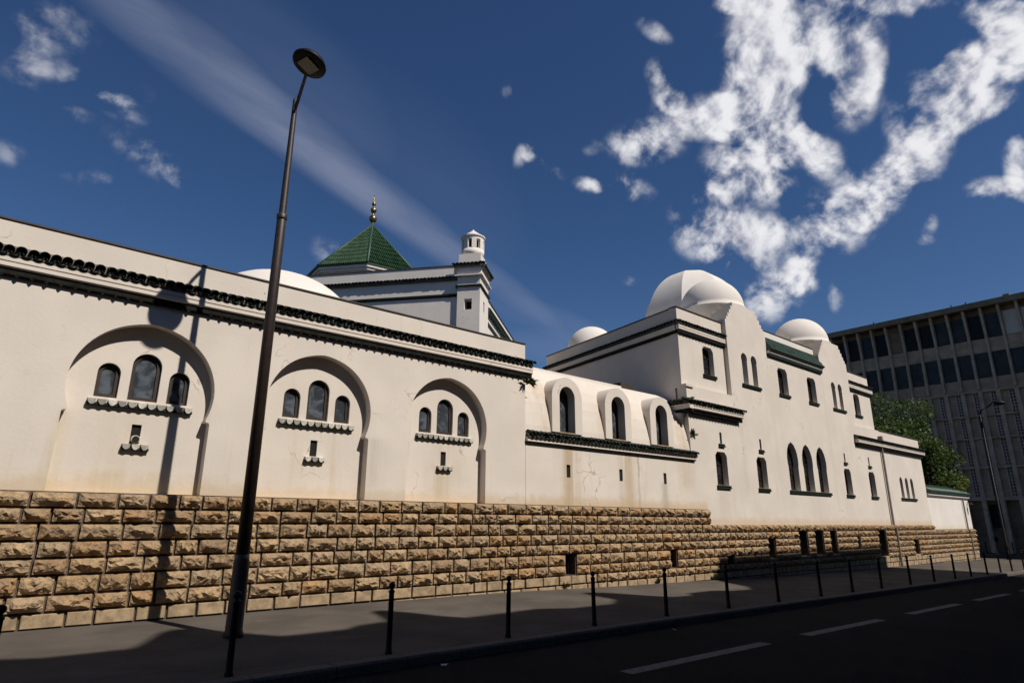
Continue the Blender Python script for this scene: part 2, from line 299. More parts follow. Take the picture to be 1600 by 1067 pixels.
WM = {}
class MB:
    def __init__(s, M=None): s.v = []; s.f = []; s.M = M or Matrix.Identity(4); s.sm = False
    def pts(s, ps):
        i = len(s.v); s.v += [tuple(s.M @ Vector(p)) for p in ps]; return i
    def face(s, idx): s.f.append(tuple(idx))
    def box(s, x0, x1, y0, y1, z0, z1):
        i = s.pts([(x0,y0,z0),(x1,y0,z0),(x1,y1,z0),(x0,y1,z0),(x0,y0,z1),(x1,y0,z1),(x1,y1,z1),(x0,y1,z1)])
        for f in ((0,3,2,1),(4,5,6,7),(0,1,5,4),(1,2,6,5),(2,3,7,6),(3,0,4,7)): s.face([i + k for k in f])
        return s
    def prism(s, prof, x0, x1, axis='x'):
        """prof: polygon of (a,b) extruded along axis. axis x: (y,z); axis y: (x,z); axis z: (x,y)"""
        mk = {'x': lambda t, a, b: (t, a, b), 'y': lambda t, a, b: (a, t, b), 'z': lambda t, a, b: (a, b, t)}[axis]
        n = len(prof); i = s.pts([mk(x0, a, b) for a, b in prof] + [mk(x1, a, b) for a, b in prof])
        for k in range(n): s.face((i + k, i + (k + 1) % n, i + n + (k + 1) % n, i + n + k))
        s.face([i + k for k in range(n)][::-1]); s.face([i + n + k for k in range(n)]); return s
    def lathe(s, prof, c, n=24, a0=0., caps=True):
        i = s.pts([(c[0] + r * math.cos(a0 + 2 * math.pi * k / n), c[1] + r * math.sin(a0 + 2 * math.pi * k / n), z) for r, z in prof for k in range(n)])
        for j in range(len(prof) - 1):
            for k in range(n):
                s.face((i + j * n + k, i + j * n + (k + 1) % n, i + (j + 1) * n + (k + 1) % n, i + (j + 1) * n + k))
        if caps:
            s.face([i + k for k in range(n)][::-1]); s.face([i + (len(prof) - 1) * n + k for k in range(n)])
        return s
    def tube(s, path, rad, n=8):
        path = [Vector(p) for p in path]; rad = rad if isinstance(rad, (list, tuple)) else [rad] * len(path)
        ring = []
        for k, p in enumerate(path):
            d = (path[min(k + 1, len(path) - 1)] - path[max(k - 1, 0)]).normalized()
            a = d.orthogonal() if abs(d.z) < .95 else Vector((1, 0, 0)); a = (a - d * a.dot(d)).normalized(); b = d.cross(a)
            ring.append(s.pts([p + (a * math.cos(2*math.pi*j/n) + b * math.sin(2*math.pi*j/n)) * rad[k] for j in range(n)]))
        for k in range(len(path) - 1):
            for j in range(n): s.face((ring[k] + j, ring[k] + (j+1) % n, ring[k+1] + (j+1) % n, ring[k+1] + j))
        s.face([ring[0] + j for j in range(n)][::-1]); s.face([ring[-1] + j for j in range(n)]); return s
    def mesh(s, name, smooth=False):
        me = bpy.data.meshes.new(name); me.from_pydata(s.v, [], s.f)
        bm = bmesh.new(); bm.from_mesh(me); bmesh.ops.recalc_face_normals(bm, faces=bm.faces); bm.to_mesh(me); bm.free()
        if smooth:
            for p in me.polygons: p.use_smooth = True
        return me
    def build(s, name, mat, parent=None, smooth=False): return put(name, s.mesh(name, smooth), mat, parent)
def put(name, me, mat, parent=None, M=None):
    o = bpy.data.objects.new(name, me); COL.objects.link(o)
    if mat is not None and not me.materials: me.materials.append(MAT[mat] if isinstance(mat, str) else mat)
    if M is not None: o.matrix_basis = M
    if parent is not None:
        o.parent = parent; o.matrix_parent_inverse = WM[parent.name].inverted() if parent.name in WM else Matrix.Identity(4)
    return o
def tag(o, label, cat, group=None):
    o['label'] = label; o['category'] = cat
    if group: o['group'] = group
    return o
def struct(o): o['kind'] = 'structure'; return o
def stuff(o): o['kind'] = 'stuff'; return o
def thing(name, label, cat, loc, group=None):
    o = bpy.data.objects.new(name, None); COL.objects.link(o); o.location = loc; o.empty_display_size = .3
    WM[o.name] = Matrix.Translation(loc); return tag(o, label, cat, group)
def sheet_mesh(name, outline, holes, y0, y1, M=None):
    """a wall sheet in the XZ plane between y0 and y1 with holes through it"""
    cu = bpy.data.curves.new('tmp', 'CURVE'); cu.dimensions = '2D'; cu.fill_mode = 'BOTH'; cu.extrude = abs(y1 - y0) / 2
    for poly in [outline] + list(holes):
        sp = cu.splines.new('POLY'); sp.points.add(len(poly) - 1); sp.use_cyclic_u = True
        for p, (x, z) in zip(sp.points, poly): p.co = (x, z, 0, 1)
    ob = bpy.data.objects.new('tmp', cu); COL.objects.link(ob)
    dg = bpy.context.evaluated_depsgraph_get(); me = bpy.data.meshes.new_from_object(ob.evaluated_get(dg))
    bpy.data.objects.remove(ob); bpy.data.curves.remove(cu)
    yc = (y0 + y1) / 2
    for v in me.vertices:
        x, z, t = v.co; p = Vector((x, yc + t, z)); v.co = M @ p if M else p
    bm = bmesh.new(); bm.from_mesh(me); bmesh.ops.remove_doubles(bm, verts=bm.verts, dist=1e-5); bmesh.ops.recalc_face_normals(bm, faces=bm.faces); bm.to_mesh(me); bm.free()
    me.name = name; me.materials.clear()
    for pl_ in me.polygons: pl_.use_smooth = False
    return me
def sheet(name, outline, holes, y0, y1, mat, parent=None, M=None): return put(name, sheet_mesh(name, outline, holes, y0, y1, M), mat, parent)
def rect(x0, x1, z0, z1): return [(x0, z0), (x1, z0), (x1, z1), (x0, z1)]
def arch(xc, w, z0, ztop, kind='round', n=14, grow=0.0):
    h = w / 2 + grow; z0 -= grow; ztop += grow
    if kind == 'round':
        zs = ztop - h; return [(xc - h, z0), (xc + h, z0)] + [(xc + h * math.cos(a), zs + h * math.sin(a)) for a in [math.pi * k / n for k in range(n + 1)]]
    if kind == 'clip':
        return [(xc - h, z0), (xc + h, z0), (xc + h, ztop - .16), (xc + h - .14, ztop), (xc - h + .14, ztop), (xc - h, ztop - .16)]
    if kind == 'horseshoe':
        r = h * 1.04; zs = ztop - r; a0 = -R(28); pts = [(xc - h * .86, z0), (xc + h * .86, z0)]
        for k in range(n + 1):
            a = a0 + (math.pi - 2 * a0) * k / n; pts.append((xc + r * math.cos(a), zs + r * math.sin(a)))
        return pts
    if kind == 'point':
        pts = [(xc - h * .92, z0), (xc + h * .92, z0)]; hz = (ztop - z0); zs = ztop - w * .92
        prof = [(.92, zs - .18), (1.0, zs), (1.0, zs + .22 * w), (.93, zs + .42 * w), (.76, zs + .62 * w), (.48, zs + .8 * w), (.2, ztop - .05 * w)]
        return pts + [(xc + h * a, z) for a, z in prof] + [(xc, ztop)] + [(xc - h * a, z) for a, z in prof[::-1]]

# ------------------------------------------------------------------ ground
def interp(x, xs, ys):
    if x <= xs[0]: return ys[0]
    for i in range(len(xs) - 1):
        if x <= xs[i + 1]: return ys[i] + (ys[i + 1] - ys[i]) * (x - xs[i]) / (xs[i + 1] - xs[i])
    return ys[-1]
def z_wall(x): return interp(x, [0, 8, 12, 15.6, 21.8, 36.8, 45.6, 56], [-.04, -.06, -.1, -.19, -.3, -.5, -.58, -.66])
def z_kerb(x): return interp(x, [0, 5, 12, 25, 30, 45, 56], [-.15, -.18, -.25, -.43, -.5, -.68, -.75])
def y_kerb(x): return -5.34 + (x - 3) * .0095
def z_road(x): return z_kerb(x) - .13
def z_pave(x, y):
    t = max(0, min(1, y / y_kerb(x))); return z_wall(x) * (1 - t) + z_kerb(x) * t
XS = [-2500, -300, -60] + [x * 2.0 for x in range(-10, 36)] + [80, 300, 2500]
def strip(name, ys, zf, mat, xs=XS):
    mb = MB(); rows = []
    for x in xs: rows.append(mb.pts([(x, y(x) if callable(y) else y, zf(x, y(x) if callable(y) else y)) for y in ys]))
    for a, b in zip(rows, rows[1:]):
        for k in range(len(ys) - 1): mb.face((a + k, b + k, b + k + 1, a + k + 1))
    return mb.build(name, mat)
road = struct(strip('road', [-2500, -100, -30, -10.6, -7.5, -5, 0, 30, 100, 2500], lambda x, y: z_road(x), 'road'))
PX = [-60, -30] + [x * .8 for x in range(-14, 70)]
pv = struct(strip('pavement', [lambda x: y_kerb(x) + .29, -4, -3, -2, -1, .6], lambda x, y: z_pave(x, y), 'pavement', [x for x in PX if x < 55.5] + [55.8, 57.6]))
op = struct(strip('opposite_pavement', [-17.2, -16, -14.5, -13.02], lambda x, y: z_road(x) + .12, 'pavement', [x for x in XS if -100 < x < 60]))
ck = struct(MB().box(-60, 58, -13.02, -12.74, -1.5, -.16).build('opposite_kerb', 'kerb'))
fp = struct(MB().box(66.2, 90, -60, 60, -1.4, -.70).build('far_pavement', 'pavement'))
fk = struct(MB().box(65.9, 66.2, -60, 60, -1.4, -.695).build('far_kerb', 'kerb'))
# kerb stones
kb = struct(MB().box(-60, 57.5, -4.9, -4.7, -1.6, -1.2).build('kerb', 'kerb'))
x = -6.0
while x < 56.5:
    L = random.choice((.98, 1.02, 1.1, .9)); g = .008
    mb = MB(); i = []
    for xx in (x + g, x + L - g):
        y0 = y_kerb(xx); zt = z_kerb(xx) + .006 + random.uniform(-.003, .003)
        i.append(mb.pts([(xx, y0, zt - .35), (xx, y0, zt - .03), (xx, y0 + .03, zt), (xx, y0 + .285, zt), (xx, y0 + .285, zt - .35)]))
    a, b = i
    for k in range(5): mb.face((a + k, a + (k + 1) % 5, b + (k + 1) % 5, b + k))
    mb.face([a + k for k in range(5)]); mb.face([b + k for k in range(5)][::-1])
    mb.build('kerb_stone', 'kerb', kb); x += L
for x0, x1 in ((2.0, 5.9), (7.62, 11.55), (13.05, 16.85), (18.68, 22.6), (24.3, 28.1), (29.9, 33.7), (35.5, 39.3), (41.1, 44.9), (46.7, 50.4)):
    mb = MB(); n = 6
    for k in range(n):
        xa = x0 + (x1 - x0) * k / n; xb = x0 + (x1 - x0) * (k + 1) / n
        i = mb.pts([(xa, -7.64, z_road(xa) + .004), (xb, -7.64, z_road(xb) + .004), (xb, -7.40, z_road(xb) + .004), (xa, -7.40, z_road(xa) + .004)]); mb.face((i, i + 1, i + 2, i + 3))
    mb.build('lane_dash', 'paint', road)

# ------------------------------------------------------------------ masonry
ROWS = [2.205, 1.925, 1.665, 1.37, 1.085, .805, .49, .21, -.05, -.30, -.58, -.86]
VENTS = [(13.99, 14.42, .21, .805), (19.17, 19.55, .21, .805), (22.82, 23.3, .10, .52), (26.0, 26.6, .30, 1.085), (28.78, 29.62, .30, 1.37), (30.37, 31.2, .30, 1.37), (31.94, 32.65, .30, 1.37), (35.02, 35.4, .40, 1.085), (37.79, 38.9, .02, 1.37), (42.95, 43.75, 0.0, .85)]
def rock_variant(k):
    rnd = random.Random(100 + k); nx, nz = 9, 5; mb = MB(); off = Vector((rnd.uniform(0, 50), rnd.uniform(0, 50), rnd.uniform(0, 50)))
    grid = []
    for j in range(nz + 1):
        for i in range(nx + 1):
            u, w = i / nx, j / nz; e = min(u, 1 - u) * 2.0; f = min(w, 1 - w)
            edge = min(1, min(e * 2.4, f * 3.4)); q = Vector((u * 2.6, w * 1.5, 0)) + off
            n = noise.fractal(q * 1.7, .9, 2.1, 4) * .075 + abs(noise.noise(q * 3.1)) * .07
            d = .018 + edge * (.048 + n + .018 * math.sin(w * math.pi)) + (noise.noise(q * 9) * .02 if edge > .3 else 0)
            ju = 0 if i in (0, nx) else rnd.uniform(-.035, .035); jw = 0 if j in (0, nz) else rnd.uniform(-.06, .06)
            if i in (0, nx): ju = rnd.uniform(-.008, .008)
            if j in (0, nz): jw = rnd.uniform(-.012, .012)
            grid.append((u - .5 + ju, -max(d, .006), w - .5 + jw))
    b = mb.pts(grid)
    for j in range(nz):
        for i in range(nx):
            a = b + j * (nx + 1) + i; q = (a, a + 1, a + nx + 2, a + nx + 1)
            if rnd.random() < .5: mb.face((q[0], q[1], q[2])); mb.face((q[0], q[2], q[3]))
            else: mb.face((q[0], q[1], q[3])); mb.face((q[1], q[2], q[3]))
    rim = [i for i in range(nx)] + [(nx + 1) * j + nx for j in range(nz)] + [(nx + 1) * nz + nx - i for i in range(nx)] + [(nx + 1) * (nz - j) for j in range(nz)]
    bk = mb.pts([(grid[i][0], .06, grid[i][2]) for i in rim])
    for k2 in range(len(rim)):
        mb.face((b + rim[k2], bk + k2, bk + (k2 + 1) % len(rim), b + rim[(k2 + 1) % len(rim)]))
    me = mb.mesh('rock_stone'); me.materials.append(MAT['stone']); return me
def smooth_variant(k):
    mb = MB(); rnd = random.Random(k); j = lambda: rnd.uniform(-.01, .01)
    i = mb.pts([(-.5, .06, -.5), (.5, .06, -.5), (.5, .06, .5), (-.5, .06, .5), (-.5 + j(), -.012, -.5), (.5 + j(), -.012, -.5), (.5, -.012, .5), (-.5, -.012, .5), (-.475, -.026, -.46 + j()), (.475, -.026, -.46), (.475, -.026 + j() * .5, .46), (-.475, -.026, .46 + j())])
    for f in ((0,1,5,4),(1,2,6,5),(2,3,7,6),(3,0,4,7),(4,5,9,8),(5,6,10,9),(6,7,11,10),(7,4,8,11),(8,9,10,11)): mb.face([i + q for q in f])
    me = mb.mesh('dressed_stone'); me.materials.append(MAT['smooth_stone']); return me
ROCKS = [rock_variant(k) for k in range(16)]; DRESSED = [smooth_variant(k) for k in range(4)]
STONES = []
for r in range(len(ROWS) - 1):
    zt, zb = ROWS[r], ROWS[r + 1]; x_end = 21.85 if r < 2 else (46.98 if r == 2 else 55.55); x = -4.2 - random.uniform(0, .5)
    cuts = [(a, b) for a, b, c, d in VENTS if min(d, zt) - max(c, zb) > .5 * (zt - zb)]
    segs = []; s0 = x
    for a, b in sorted(cuts):
        segs.append((s0, a - .01)); s0 = b + .01
    segs.append((s0, x_end))
    for a, b in segs:
        x = a
        while x < b - .02:
            w = random.choice((.42, .48, .52, .56, .60, .64, .68)) * (1.0 if x < 16 else .92)
            if b - (x + w) < .25: w = b - x if b - x < .8 else (b - x) / 2
            xc = x + w / 2
            if zt > z_wall(xc) - .05: STONES.append((x, x + w, zb, zt, r >= 8 or (r == 7 and xc < 15.2)))
            x += w
def lay_stones(parent, x0, x1):
    mine = [s for s in STONES if x0 <= (s[0] + s[1]) / 2 < x1]
    mine.sort(key=lambda s: ((s[0] + 1) ** 2) - (s[1] - s[0]) * 3)
    rest = MB()
    for n, (a, b, zb, zt, sm) in enumerate(mine):
        g = .0225; w = b - a - 2 * g; h = zt - zb - 2 * g
        M = Matrix.Translation(((a + b) / 2, -.078 + random.uniform(-.012, .012), (zt + zb) / 2)) @ Matrix.Diagonal((w, 1, h, 1))
        me = random.choice(DRESSED if sm else ROCKS)
        if not sm and random.random() < .5: M = M @ Matrix.Rotation(math.pi, 4, 'Y')
        if n < 298: put('stone', me, None, parent, M)
        else:
            i = len(rest.v); rest.v += [tuple(M @ v.co) for v in me.vertices]; rest.f += [tuple(i + q for q in p.vertices) for p in me.polygons]
    if rest.v: stuff(rest.build('far_stones', 'stone', parent))
def plinth(parent, x0, x1, ztop_pts):
    """mortar backing with the openings of the cellar vents"""
    holes = [rect(a, b, c, d) for a, b, c, d in VENTS if x0 <= a < x1]
    ol = [(x0, -1.6), (x1, -1.6)] + ztop_pts
    pl = sheet('plinth', ol, holes, -.045, .25, 'mortar', parent)
    lay_stones(pl, x0, x1)
    for a, b, c, d in VENTS:
        if x0 <= a < x1:
            MB().box(a - .03, b + .03, .251, .29, c - .03, d + .03).build('cellar_vent_back', 'void', pl)
            g = MB()
            n = max(2, int((b - a) / .14))
            for k in range(1, n): g.box(a + (b - a) * k / n - .01, a + (b - a) * k / n + .01, .11, .13, c, d)
            g.build('vent_grille', 'iron', pl)
            if b - a > .55: MB().box(a - .06, b + .06, -.10, .10, c - .07, c + .015).build('vent_sill', 'smooth_stone', pl)
    return pl

# ------------------------------------------------------------------ tiles and cornices
def barrel(r0, r1, L, thick, n=7, concave=False):
    """half-round tile, axis along -Y, hollow: cover tile (round up) or channel tile (round down)"""
    mb = MB(); sg = -1 if concave else 1; rings = []
    for y, r in ((0, r0), (-L, r1)):
        rings.append((mb.pts([(r * math.cos(math.pi * k / n), y, sg * r * math.sin(math.pi * k / n)) for k in range(n + 1)]),
                      mb.pts([((r - thick) * math.cos(math.pi * k / n), y, sg * (r - thick) * math.sin(math.pi * k / n)) for k in range(n + 1)])))
    (o0, i0), (o1, i1) = rings
    for k in range(n):
        mb.face((o0 + k, o0 + k + 1, o1 + k + 1, o1 + k)); mb.face((i0 + k, i1 + k, i1 + k + 1, i0 + k + 1)); mb.face((o1 + k, o1 + k + 1, i1 + k + 1, i1 + k))
    mb.face((o0, o1, i1, i0)); mb.face((o0 + n, i0 + n, i1 + n, o1 + n)); return mb
COVER = barrel(.080, .086, .26, .018).mesh('cover_tile', True); COVER.materials.append(MAT['tile'])
PAN = barrel(.072, .072, .235, .014, 6, True).mesh('channel_tile', True); PAN.materials.append(MAT['tile'])
def sill_tile():
    mb = MB(); n = 10; rings = []
    for y, r in ((0, .066), (-.15, .072)):
        rings.append(mb.pts([(r * math.cos(math.pi * k / n), y, -r * 1.35 * math.sin(math.pi * k / n) + .01) for k in range(n + 1)]))
    a, b = rings
    for k in range(n): mb.face((a + k, a + k + 1, b + k + 1, b + k))
    mb.face([b + k for k in range(n + 1)]); mb.face([a + k for k in range(n + 1)][::-1]); mb.face((a, b, b + n, a + n))
    me = mb.mesh('sill_tile'); me.materials.append(MAT['tile_white']); return me
SILLT = sill_tile()
def add_mesh(mb, me, M):
    i = len(mb.v); mb.v += [tuple(mb.M @ (M @ v.co)) for v in me.vertices]; mb.f += [tuple(i + q for q in p.vertices) for p in me.polygons]
def tile_cornice(parent, x0, x1, z, M=None, single=False, pitch=.175, deep=.19, strips=True, proj=.0, ends=True):
    """projecting eave of barrel tiles, its top at height z on the wall face y=0 (local), running along local x"""
    M = M or Matrix.Identity(4); T = lambda: MB(M)
    slope = R(20)
    bed = T().prism([(.0, z - .29), (-deep * .68, z - .29), (-deep * .8, z - .24), (-deep * .8, z - .17), (.0, z - .03)], x0, x1).build('eave_bed', 'fascia', parent)
    tl = MB(M); n = int((x1 - x0) / pitch)
    for k in range(n + 1):
        x = x0 + (x1 - x0 - n * pitch) / 2 + k * pitch
        Mc = Matrix.Translation((x, .03, z - .085)) @ Matrix.Rotation(slope, 4, 'X') @ Matrix.Rotation(random.uniform(-.06, .06), 4, 'Z') @ Matrix.Translation((random.uniform(-.006, .006), random.uniform(-.012, .012), random.uniform(-.006, .006))) @ Matrix.Diagonal((pitch / .175, deep / .18, 1, 1))
        Mp = Matrix.Translation((x + pitch / 2, .03, z - .115)) @ Matrix.Rotation(slope, 4, 'X') @ Matrix.Diagonal((pitch / .175, deep / .18, 1, 1))
        if single:
            put('cover_tile', COVER, None, bed, M @ Mc)
            if k < n: put('channel_tile', PAN, None, bed, M @ Mp)
        else:
            add_mesh(tl, COVER, Mc)
            if k < n: add_mesh(tl, PAN, Mp)
    if not single: stuff(tl.build('tile_course', 'tile', bed, True))
    if strips:
        q = max(1.0, deep / .19) ** 1.5
        D_ = lambda pr: [(a * q, b) for a, b in pr]
        T().prism(D_([(0, z - .485), (-.11, z - .485), (-.135, z - .46), (-.135, z - .395), (-.122, z - .388), (-.122, z - .372), (-.14, z - .365), (-.14, z - .2905), (0, z - .2905)]), x0, x1).build('cornice_moulding', 'plaster', parent)
        band = T().prism(D_([(0, z - .62), (-.05, z - .62), (-.085, z - .595), (-.085, z - .4855), (0, z - .4855)]), x0, x1).build('tile_band', 'band', parent)
        dr = MB(M); n = int((x1 - x0) / .22)
        for k in range(n + 1):
            xx = x0 + .02 + k * (x1 - x0 - .04) / n; i = dr.pts([(xx - .035, -.088 * q, z - .605), (xx + .035, -.088 * q, z - .605), (xx, -.088 * q, z - .65), (xx - .035, -.045, z - .605), (xx + .035, -.045, z - .605), (xx, -.05, z - .65)])
            for f in ((0, 1, 2), (5, 4, 3), (0, 3, 4, 1), (1, 4, 5, 2), (2, 5, 3, 0)): dr.face([i + q for q in f])
        stuff(dr.build('band_drips', 'band', band))
    return bed
def tile_sill(parent, x0, x1, z, y, n, single=True, sc=1.0):
    sl = MB().box(x0, x1, y - .07, y + .02, z - .125, z - .075).build('sill', 'tile', parent)
    mb = MB()
    for k in range(n):
        x = x0 + (x1 - x0) * (k + .5) / n; s = (x1 - x0) / n / .15
        M = Matrix.Translation((x, y + .03, z)) @ Matrix.Rotation(R(10), 4, 'X') @ Matrix.Diagonal((s * .88, .95 * sc, s, 1))
        if single: put('sill_tile', SILLT, None, sl, M)
        else: add_mesh(mb, SILLT, M)
    if not single: stuff(mb.build('sill_tiles', 'tile', sl, True))
    return sl
def window(parent, poly_fn, y, mat_pane='dark_glass', frame='frame', fw_=.06, bars=None):
    """frame (one part) with its pane; poly_fn(grow) returns the outline"""
    fr = sheet('window', poly_fn(.012), [poly_fn(-fw_)], y, y + .06, frame, parent)
    sheet('pane', poly_fn(-fw_ + .008), [], y + .032, y + .044, mat_pane, fr)
    if bars: bars(fr)
    return fr

# ------------------------------------------------------------------ the arcade hall
hall = thing('arcade_hall', 'long white hall with three blind horseshoe arches and dark tiled cornice over stone plinth', 'building', (5, 3, -.1))
HX0, HX1, PD = -4.2, 12.46, .26
ACX = (2.39, 6.045, 9.70)
def big_arch(xc):
    h, r, zc = 1.272, 1.29, 4.215; pts = [(xc - h, 2.206), (xc + h, 2.206), (xc + h, 3.625), (xc + h - .015, 3.655), (xc + h - .075, 3.665), (xc + h - .085, 3.70)]
    a0 = math.asin((3.70 - zc) / r); n = 40
    for k in range(1, n): 
        a = a0 + (math.pi - 2 * a0) * k / n; pt = .018 * max(0, 1 - abs(math.cos(a)) * 4); pts.append((xc + r * math.cos(a), zc + r * math.sin(a) + pt))
    return pts + [(xc - h + .085, 3.70), (xc - h + .075, 3.665), (xc - h + .015, 3.655), (xc - h, 3.625)]
sheet('wall', rect(HX0, HX1, 2.2055, 7.0), [big_arch(c) for c in ACX], 0, PD, 'plaster', hall)
WINS = []
for c in ACX: WINS += [(c + .03 + dx, w, 4.0, zt) for dx, w, zt in ((-.635, .39, 4.68), (0, .53, 4.97), (.625, .39, 4.68))]
SLOTS = [(c - .015 + .03, .17, 3.16, 3.53) for c in ACX]
holes = [arch(*w) for w in WINS] + [rect(x - w / 2, x + w / 2, a, b) for x, w, a, b in SLOTS]
for i, c in enumerate(ACX):
    hs = [arch(*w) for w in WINS[3*i:3*i+3]] + [rect(x - w / 2, x + w / 2, a, b) for x, w, a, b in SLOTS[i:i+1]]
    sheet('arch_panel', rect(c - 1.5, c + 1.5, 2.206, 5.75), hs, PD + .001, PD + .24, 'plaster', hall)
for i, c in enumerate(ACX):
    for wd in WINS[3*i:3*i+3]:
        window(hall, lambda g, w=wd: arch(*w, grow=g), PD + .075, 'glass', 'frame', .075)
    tile_sill(hall, c + .03 - .93, c + .03 + .93, 3.955, PD, 11, True)
    x, w, a, b = SLOTS[i]
    MB().box(x - w/2 + .002, x + w/2 - .002, PD + .05, PD + .07, a + .002, b - .002).build('slot_back', 'void', hall)
    tile_sill(hall, x - .22, x + .26, 3.145, PD, 3, True)
MB().tube([(ACX[0] + .02, PD + .2, 3.26), (ACX[0] + .02, PD - .07, 3.235)], .078, 16).build('overflow_pipe', 'plaster', hall)
put('pipe_mouth', MB().lathe([(.064, -.003), (.064, .003)], (0, 0), 14).mesh('pipe_mouth'), 'void', hall, Matrix.Translation((ACX[0] + .02, PD - .080, 3.234)) @ Matrix.Rotation(R(84), 4, 'X'))
MB().box(HX0, HX1, -.025, .30, 7.001, 7.035).build('coping', 'coping', hall)
tile_cornice(hall, HX0 + .05, 12.66, 6.55, single=True)
MB().box(12.461, 12.60, -.10, .0, 6.285, 6.42).build('cornice_end', 'plaster', hall)
plinth(hall, HX0, HX1, [(HX1, 2.2), (HX0, 2.2)])
MB().box(HX0, HX1, .51, 8.6, 6.5, 6.85).build('roof', 'coping', hall)
MB().box(HX1 - .28, HX1, .262, 8.6, 2.3, 6.99).build('end_wall', 'plaster', hall)
MB().box(HX0, HX1 - .3, 8.3, 8.6, 0, 6.49).build('back_wall', 'plaster', hall)
prof = [(2.9 * math.cos(a), 6.32 + 2.9 * math.sin(a)) for a in [R(90) * k / 14 for k in range(2, 14)]] + [(.02, 9.22)]
MB().lathe(prof, (6.5, 5.0), 40).build('roof_dome', 'plaster_clean', hall, True)

# ------------------------------------------------------------------ the wing with three dormers
wing = thing('dormer_wing', 'low stained white wing with three round-headed dormers in a curved roof', 'building', (17, 3, -.2))
CX0, CX1 = 12.47, 21.0
vs = [(14.265, .17, 3.05, 3.44), (16.79, .17, 3.05, 3.44), (19.245, .17, 3.05, 3.44)]
sheet('wall', rect(CX0, CX1, 2.2055, 4.30), [rect(x - w/2, x + w/2, a, b) for x, w, a, b in vs], .0, .3, 'plaster_c', wing)
for x, w, a, b in vs: MB().box(x - w/2 + .002, x + w/2 - .002, .05, .07, a + .002, b - .002).build('slot_back', 'void', wing)
MB().box(21.001, 21.85, .0, .3, 2.2055, 4.0).build('corner_wall', 'plaster_c', wing)
vault = [(.03, 4.30), (.05, 4.55), (.12, 4.95), (.20, 5.30), (.31, 5.62), (.46, 5.95), (.66, 6.25), (.92, 6.50), (1.22, 6.67), (1.5, 6.75)]
DX = (14.255, 16.765, 19.225); xe = CX0
for xc in DX + (None,):
    MB().prism(vault + [(1.5, 4.3)], xe, (xc - .45) if xc else CX1 - .002).build('curved_roof', 'plaster_c', wing)
    if xc: MB().prism([(.5, 4.3), (.5, 6.0)] + vault[6:] + [(1.5, 4.3)], xc - .45, xc + .45).build('curved_roof', 'plaster_c', wing); xe = xc + .45
MB().box(CX0, CX1 - 2.2, 1.46, 1.62, 6.755, 6.82).build('roof_curb', 'plaster_clean', wing)
MB().box(CX0, CX1, 1.62, 8.5, 6.3, 6.72).build('flat_roof', 'coping', wing)
MB().box(19.3, 20.1, 1.9, 2.6, 6.72, 7.12).build('roof_hatch', 'coping', wing)
tile_cornice(wing, 12.50, 21.22, 4.40, strips=False, deep=.18, pitch=.175)
MB().box(12.47, 21.20, -.10, -.001, 4.03, 4.149).build('ledge_moulding', 'plaster', wing)
MB().box(12.47, 21.20, -.07, -.002, 3.985, 4.029).build('ledge_band', 'tile', wing)
def lattice(x0, x1, z0, z1, y):
    def f(fr):
        mb = MB(); w = x1 - x0; s = .24
        k = -12
        for k in range(-10, 12):
            for sg in (1, -1):
                # diagonal bars clipped to the opening
                pts = []
                for t in (0, 1):
                    xx = x0 + w * t; zz = z0 + k * s + sg * t * w * 1.0
                    pts.append((xx, zz))
                (xa, za), (xb, zb) = pts
                lo, hi = z0, z1
                def clip(pa, pb):
                    t0, t1 = 0, 1; dz = pb[1] - pa[1]
                    if abs(dz) < 1e-6: return None
                    ta, tb = (lo - pa[1]) / dz, (hi - pa[1]) / dz
                    t0, t1 = max(0, min(ta, tb)), min(1, max(ta, tb))
                    if t1 - t0 < .08: return None
                    L = lambda t: (pa[0] + (pb[0] - pa[0]) * t, y, pa[1] + dz * t)
                    return L(t0), L(t1)
                c = clip((xa, za), (xb, zb))
                if c: mb.tube(c, .013, 4)
        mb.build('lattice', 'frame', fr)
    return f
for xc in (14.255, 16.765, 19.225):
    ol = lambda g, x=xc: arch(x, .70, 4.44, 5.92, 'round', 16, g)
    sheet('dormer', arch(xc, 1.37, 4.42, 6.22, 'round', 22), [ol(0)], -.02, 1.1, 'plaster', wing)
    window(wing, ol, .30, 'glass', 'frame', .05, lattice(xc - .29, xc + .29, 4.5, 5.72, .335))
    MB().box(xc - .36, xc + .36, -.035, .30, 4.40, 4.44).build('dormer_sill', 'smooth_stone', wing)
plinth(wing, HX1 + .001, 21.85, [(21.85, 2.2), (HX1 + .001, 2.2)])

# ------------------------------------------------------------------ the domed block
block = thing('domed_block', 'tall white two-storey block with two small front domes and green tiled roof between', 'building', (30.75, 4, -.4))
BX0, BX1, SB = 21.0, 40.45, .2
MX = 30.745
low_w = [(MX + s * d, .84, 3.16, 4.48, 'clip') for d in (7.64, 4.44) for s in (-1, 1)]
trip = [(MX + d, 1.06, 3.17, 5.39, 'point') for d in (-1.50, 0, 1.50)]
slit = [(MX + s * d, .16, 4.82, 5.28) for d in (7.55, 4.36) for s in (-1, 1)]
pair = [(MX + s * 4.6 + d, .50, 7.66, 9.10, 'horseshoe') for s in (-1, 1) for d in (-.42, .42)]
midw = [(MX + s * 1.53, .95, 7.66, 8.93, 'clip') for s in (-1, 1)]
G1, G2 = (24.40, 27.90), (33.59, 37.09)
ol = [(BX0, 1.641), (BX1, 1.641), (BX1, 6.9), (37.09, 6.9), (37.09, 10.2), (33.59, 10.2), (33.59, 9.9), (27.90, 9.9), (27.90, 10.2), (24.40, 10.2), (24.40, 6.9), (BX0, 6.9)]
ol = [(BX0 + .85, 1.641)] + ol[1:] + [(BX0, 4.0), (BX0 + .85, 4.0)]
